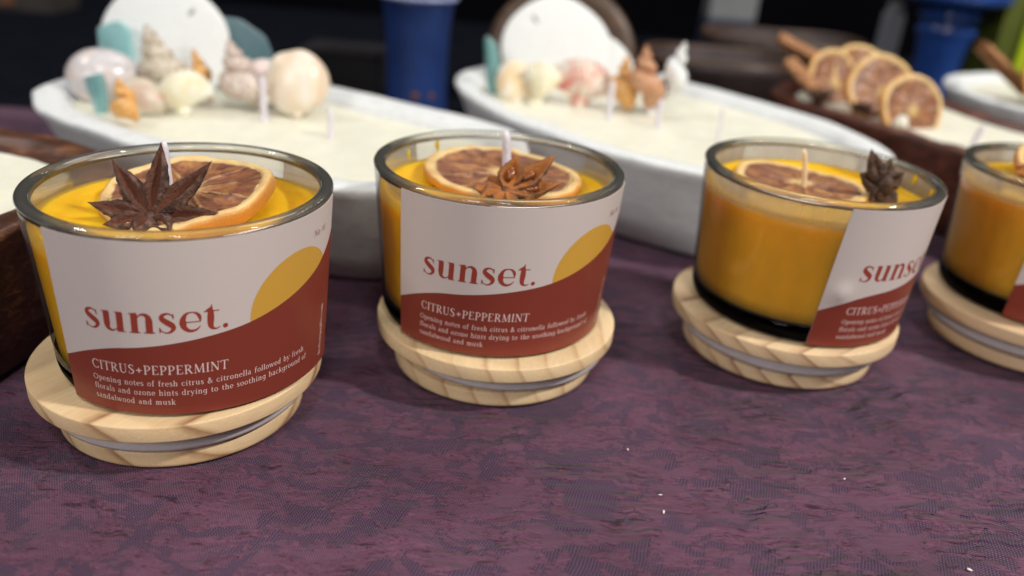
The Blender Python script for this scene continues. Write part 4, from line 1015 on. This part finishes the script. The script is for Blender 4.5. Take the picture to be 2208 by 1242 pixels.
# ------------------------------------------------------------------ cinnamon, slices and cloves in the right bowls
def cinnamon(label, a, b, r, mat, group='cinnamon sticks'):
    A, B = Vector(a), Vector(b); ax = B-A; Ln = ax.length
    t = tag(bpy.data.objects.new('cinnamon_stick', None), label, 'cinnamon stick', group); C.objects.link(t); t.empty_display_size = 0.01
    t.location = A*S; t.rotation_euler = ax.to_track_quat('Z', 'Y').to_euler()
    # a bark quill: the sheet rolls in from both sides
    for sgn in (1, -1):
        path = []
        for k in range(26):
            q = k/25; rr = r*(0.60-0.42*q) if True else r; a_ = sgn*(0.25+q*4.6)
            path.append((sgn*r*0.40*(0.9)+rr*math.cos(a_+(PI if sgn < 0 else 0)), rr*math.sin(a_+(PI if sgn < 0 else 0))))
        vs, fs = [], []; m = 14; n = len(path)
        for i in range(m+1):
            z = Ln*i/m
            for lay in (0, 1):
                for j, (x, y) in enumerate(path):
                    cxx = sgn*r*0.36; dx, dy = x-cxx, y; l = math.hypot(dx, dy) or 1
                    wob = 1+0.06*nz(x*2, y*2, z, 0.8, r)
                    vs.append((x*wob-dx/l*0.07*lay, y*wob-dy/l*0.07*lay, z+0.06*nz(x, y, i//m, 3)))
        w2 = 2*n
        for i in range(m):
            for j in range(n-1):
                q = i*w2+j; fs.append((q, q+1, q+1+w2, q+w2)); q += n; fs.append((q, q+w2, q+1+w2, q+1))
            fs.append((i*w2, i*w2+w2, i*w2+w2+n, i*w2+n)); q = i*w2+n-1; fs.append((q, q+n, q+n+w2, q+w2))
        for i in (0, m):
            for j in range(n-1): q = i*w2+j; fs.append((q, q+1, q+1+n, q+n))
        mk('bark_roll', vs, fs, mat, t, uvs=[(0.7, 0.5)]*len(vs))
    return t
cinnamon('thick cinnamon stick pointing left behind the orange slices', (16.9, 59.4, 7.65), (21.2, 58.2, 5.9), 1.15, M_CIN)
cinnamon('cinnamon stick leaning at the left end of the red-brown bowl', (16.35, 54.2, 7.0), (18.5, 52.6, 4.9), 0.95, M_CIN)
cinnamon('cinnamon stick rising out of the small white bowl', (31.7, 61.2, 8.0), (35.6, 60.6, 5.2), 1.25, M_CIN)
GSL = 'dried orange slices standing in the red-brown bowl'
orange_slice('brownish orange slice at the back left of the standing slices', (19.75, 54.6, 5.85), (1.10, 0.0, 0.45), 2.15, 0.35, 0.25, 11, GSL)
orange_slice('half-hidden orange slice at the very back of the standing slices', (21.6, 55.6, 6.3), (1.15, 0.0, 0.30), 2.1, 0.35, 0.25, 14, GSL)
orange_slice('largest orange slice standing in the middle of the red-brown bowl', (21.5, 51.2, 5.95), (1.12, 0.05, 0.30), 2.45, 0.42, 0.2, 12, GSL)
orange_slice('front orange slice standing in the red-brown bowl above the white wax', (22.25, 48.3, 5.60), (1.15, 0.0, 0.35), 2.15, 0.42, 0.2, 13, GSL)
orange_slice('orange slice in the small white bowl at the right edge', (35.9, 59.0, 6.6), (1.15, 0.0, 0.35), 2.3, 0.4, 0.2, 15, 'dried orange slices')
def clove_star(label, loc, s_, seed):
    rnd = random.Random(seed)
    star_anise(label, loc, [((math.cos(a), math.sin(a), 0.25+0.3*rnd.random()), s_*(0.8+0.4*rnd.random())) for a in [2*PI*k/8+seed for k in range(8)]], M_STAR3, (0, -0.3, 0.9), 0.30*s_, 0.26*s_, 'small dark spices on the red-brown bowl')
clove_star('dark star anise lying at the foot of the leaning cinnamon stick', (18.0, 51.6, 5.35), 0.95, 1)
clove_star('small dark star anise left of the front orange slice', (19.9, 49.6, 5.2), 0.75, 2)
clove_star('tiny dark star anise beside the white wax lump', (20.8, 48.4, 5.1), 0.5, 3)
vs, fs = lathe_data([(0.001, 0.55), (0.25, 0.5), (0.42, 0.25), (0.45, -0.1), (0.3, -0.35), (0.001, -0.4)], 20, f=lambda v, a: (v[0]*(1+0.2*math.sin(2*a)), v[1], v[2]*(1+0.15*math.sin(3*a))))
tag(mk('wax_lump', vs, fs, M_CREAM, loc=(21.1, 46.6, 5.05)), 'white lump of wax on the rim left of the front orange slice', 'wax lump')

# ------------------------------------------------------------------ blurred things at the back of the table
def glaze(name, col, rough=0.25, var=0.3):
    m, nt, b, out = newmat(name); k = NB(nt); o = k.obj()
    f = k.noise(k.mapping(o, scale=(1, 1, 0.5)), 30, 4, 0.6)
    k.l(k.ramp(f, [(0.3, tuple(x*(1-var) for x in col)), (0.7, tuple(x*(1+var) for x in col))]), b.inputs['Base Color'])
    b.inputs['Roughness'].default_value = rough
    return m
M_BLUE = glaze('cobalt_glaze', (0.012, 0.036, 0.15), 0.45)
M_BLUE2 = glaze('cobalt_gloss', (0.02, 0.06, 0.25), 0.15)
M_PALEB = glaze('pale_blue_rim', (0.30, 0.34, 0.55), 0.3, 0.1)
M_RUST = plain('rusty_spot', (0.16, 0.07, 0.04), 0.8, 0.2)
t = thing('blue_vase', 'matt cobalt blue column vase with a pale rim, behind the long shell bowl', 'vase', (-8.35, 62.0, 0))
mk('body', *lathe_data([(0.001, 0), (2.25, 0), (2.32, 0.2), (2.25, 1.2), (2.25, 4.0), (2.35, 6.4), (2.58, 7.95), (2.72, 8.22), (2.5, 8.26), (2.3, 7.6), (0.001, 7.5)], 64), M_BLUE, t)
mk('vase_rim', *lathe_data([(2.70, 8.20), (2.85, 8.26), (2.90, 8.38), (2.80, 8.52), (2.55, 8.56), (2.45, 8.4)], 64), M_PALEB, t)
for a, z in ((0.10, 1.7), (0.62, 1.7)):
    vs, fs = lathe_data([(0.001, 0.03), (0.22, 0.025), (0.3, 0.0)], 16)
    mk('rust_spot', [(2.27*math.sin(a)+x*math.cos(a), -2.27*math.cos(a)-z_-0.02, z+y) for x, y, z_ in vs], fs, M_RUST, t)
t = thing('blue_vase', 'glossy cobalt blue ribbed vase at the upper right behind the orange slices', 'vase', (37.5, 79.0, 0))
mk('body', *lathe_data([(0.001, 0), (1.7, 0), (1.75, 0.3), (1.7, 2.0), (1.95, 4.0), (2.2, 6.4), (2.45, 7.1), (2.6, 7.4), (2.45, 7.7), (2.2, 8.0), (2.5, 8.4), (2.75, 8.7), (2.6, 9.0), (2.4, 9.3)], 64), M_BLUE2, t)
mk('flared_top', *lathe_data([(2.4, 9.3), (3.3, 9.7), (4.6, 9.9), (4.8, 10.3), (4.7, 11.2), (4.2, 12.0), (0.001, 12.2)], 64), M_BLUE2, t)
M_PLATE = dark_wood('tan_wooden_plate', (0.075, 0.038, 0.020), (0.17, 0.090, 0.042))
def leaning_disc(name, label, cat, loc, R, th, mat, tilt=1.35):
    t = thing(name, label, cat, loc, (tilt, 0, 0))
    mk('board', *lathe_data([(0.001, -th/2), (R-0.15, -th/2), (R, -th/4), (R, th/4), (R-0.15, th/2), (R*0.8, th/2), (R*0.75, th/2-0.2), (0.001, th/2-0.25)], 72), mat, t)
    mk('board_edge', *lathe_data([(R+0.004, -th/5), (R+0.12, 0), (R+0.004, th/5)], 72), mat, t)
    return t
leaning_disc('wooden_plate', 'round tan wooden plate standing behind the middle sand dollar', 'plate', (2.4, 67.0, 3.9), 5.9, 0.9, M_PLATE, 1.32)
def plain_bowl(label, loc, rx, ry, h, mat, hue=None, group='brown wooden bowls at the back'):
    t = thing('wooden_bowl', label, 'bowl', loc, group=group)
    pr = [(0.001, 0), (0.55, 0.0), (0.62, 0.04), (0.85, h*0.45), (0.97, h*0.85), (1.0, h), (0.96, h+0.12), (0.90, h), (0.75, h*0.5), (0.001, h*0.25)]
    vs, fs = lathe_data(pr, 72, f=lambda v, a: (v[0]*rx, v[1]*ry, v[2]))
    mk('bowl_body', vs, fs, mat, t)
    vs, fs = lathe_data([(0.90, h+0.02), (0.93, h+0.30), (0.985, h+0.30), (1.01, h+0.02)], 72, f=lambda v, a: (v[0]*rx, v[1]*ry, v[2]+0.10*math.sin(3*a)))
    mk('bowl_rim', vs, fs, M_PLATE if hue is None else hue, t)
    return t
M_BOWLD = plain('smoked_wooden_bowl', (0.045, 0.030, 0.030), 0.5, 0.3, 60)
M_BOWLR = dark_wood('brown_bowl_rim', (0.070, 0.034, 0.018), (0.13, 0.068, 0.034))
plain_bowl('wide dark wooden bowl behind the middle shell bowl', (16.0, 72.0, 0), 6.6, 5.5, 4.4, M_BOWLD, M_BOWLR)
plain_bowl('dark wooden bowl farther back, above the thick cinnamon stick', (24.5, 84.0, 0), 8.0, 5.5, 5.0, M_BOWLD, M_BOWLR)
def boxy(name, label, cat, loc, sx, sy, sz, mat, parts=(), rz=0.0, bev=0.15):
    t = thing(name, label, cat, loc, (0, 0, rz))
    def bx(w_, d, z0, z1, y0=0, x0=0):
        b = bev
        vs = []
        for z, i in ((z0, b), (z0+b, 0), (z1-b, 0), (z1, b)):
            for x, y in ((-1, -1), (1, -1), (1, 1), (-1, 1)): vs.append((x0+x*(w_/2-i), y0+y*(d/2-i), z))
        fs = [(3, 2, 1, 0), (12, 13, 14, 15)]
        for k in range(3):
            for i in range(4): i2 = (i+1) % 4; fs.append((k*4+i, k*4+i2, (k+1)*4+i2, (k+1)*4+i))
        return vs, fs
    mk('box_body', *bx(sx, sy, 0, sz), mat, t, smooth=False)
    for nm, a, m_ in parts: mk(nm, *bx(*a), m_, t, smooth=False)
    return t
M_CHAR = plain('charcoal_card', (0.016, 0.015, 0.017), 0.8, 0.1, 20, spec=0.1)
M_GREYP = plain('pale_grey_plastic', (0.20, 0.21, 0.22), 0.5, 0.1, 20)
M_GREYD = plain('grey_plastic', (0.24, 0.25, 0.29), 0.5, 0.1, 20)
M_GREEN = plain('lime_green_card', (0.46, 0.60, 0.012), 0.5, 0.06, 20)
M_OLIVE = plain('olive_green_card', (0.085, 0.105, 0.006), 0.6, 0.1, 20)
M_NAVY = plain('navy_card', (0.02, 0.03, 0.06), 0.6, 0.1, 20)
boxy('charcoal_box', 'low charcoal box to the left of the matt blue vase', 'box', (-15.0, 68.0, 0), 6.2, 5.0, 3.1, M_CHAR, [('box_lid', (6.4, 5.2, 3.1, 3.5), M_CHAR)])
boxy('grey_container', 'pale grey container far back above the middle bowl', 'container', (21.5, 96.0, 5.2), 5.0, 4.0, 8.0, M_GREYP, [('container_base', (5.4, 4.4, -5.2, -0.01), M_NAVY)])
boxy('grey_container', 'narrow grey container just left of the glossy blue vase', 'container', (34.6, 84.0, 0), 1.6, 1.6, 8.2, M_GREYD, [('container_cap', (1.2, 1.2, 8.2, 9.0), M_GREYP)])
boxy('grey_container', 'wide grey container between the glossy blue vase and the green box', 'container', (43.2, 86.0, 0), 4.8, 3.0, 11.0, M_GREYD, [('container_cap', (4.4, 2.6, 11.0, 11.8), M_GREYP)])
boxy('green_box', 'olive and lime green box at the upper right corner', 'box', (44.2, 79.8, 0), 5.4, 5.0, 13, M_OLIVE, [('lime_panel', (1.9, 0.5, 0.5, 12.5, -2.65, 0.2), M_GREEN), ('navy_panel', (0.9, 0.5, 0.5, 12.5, -2.62, 1.75), M_NAVY)], rz=0.0)
M_BRN = plain('brown_card', (0.035, 0.028, 0.026), 0.8, 0.15, 30); M_ORG = plain('orange_print', (0.14, 0.06, 0.03), 0.8, 0.2, 30)
boxy('brown_box', 'dim brown box with an orange mark in the upper left corner', 'box', (-61, 98, -0.1), 14, 6, 3.0, M_BRN, [('orange_mark', (1.8, 0.3, 0.6, 2.4, -3.1, 2.0), M_ORG)])

# ------------------------------------------------------------------ crumbs on the cloth
M_FLECK = plain('white_wax_fleck', (0.75, 0.74, 0.70), 0.5, 0.05, 300)
def fleck(label, x, y, a, ln, wd):
    vs, fs = lathe_data([(0.001, 0.5), (0.6, 0.35), (1.0, 0.0), (0.6, -0.35), (0.001, -0.5)], 12)
    o = mk('wax_fleck', [(p[0]*ln*(1-0.3*p[0]), p[1]*wd, p[2]*0.05) for p in vs], fs, M_FLECK, loc=(x, y, -0.03), rot=(0, 0, a))
    tag(o, label, 'fleck', 'white flecks on the tablecloth')
FLECKS = 1
fleck('elongated white fleck on the tablecloth below the middle of the row', 4.63, 17.97, 1.35, 0.085, 0.035)
fleck('tiny white fleck nearest below the second candle lid', 3.9, 20.72, 1.9, 0.05, 0.03)
fleck('thin white thread-like fleck just above the elongated one', 4.64, 18.67, 0.0, 0.07, 0.015)
fleck('yellowish white fleck near the lower right corner', 12.38, 16.65, 2.6, 0.075, 0.05)
fleck('white fleck between the elongated fleck and the right edge', 10.31, 20.11, 0.6, 0.045, 0.03)
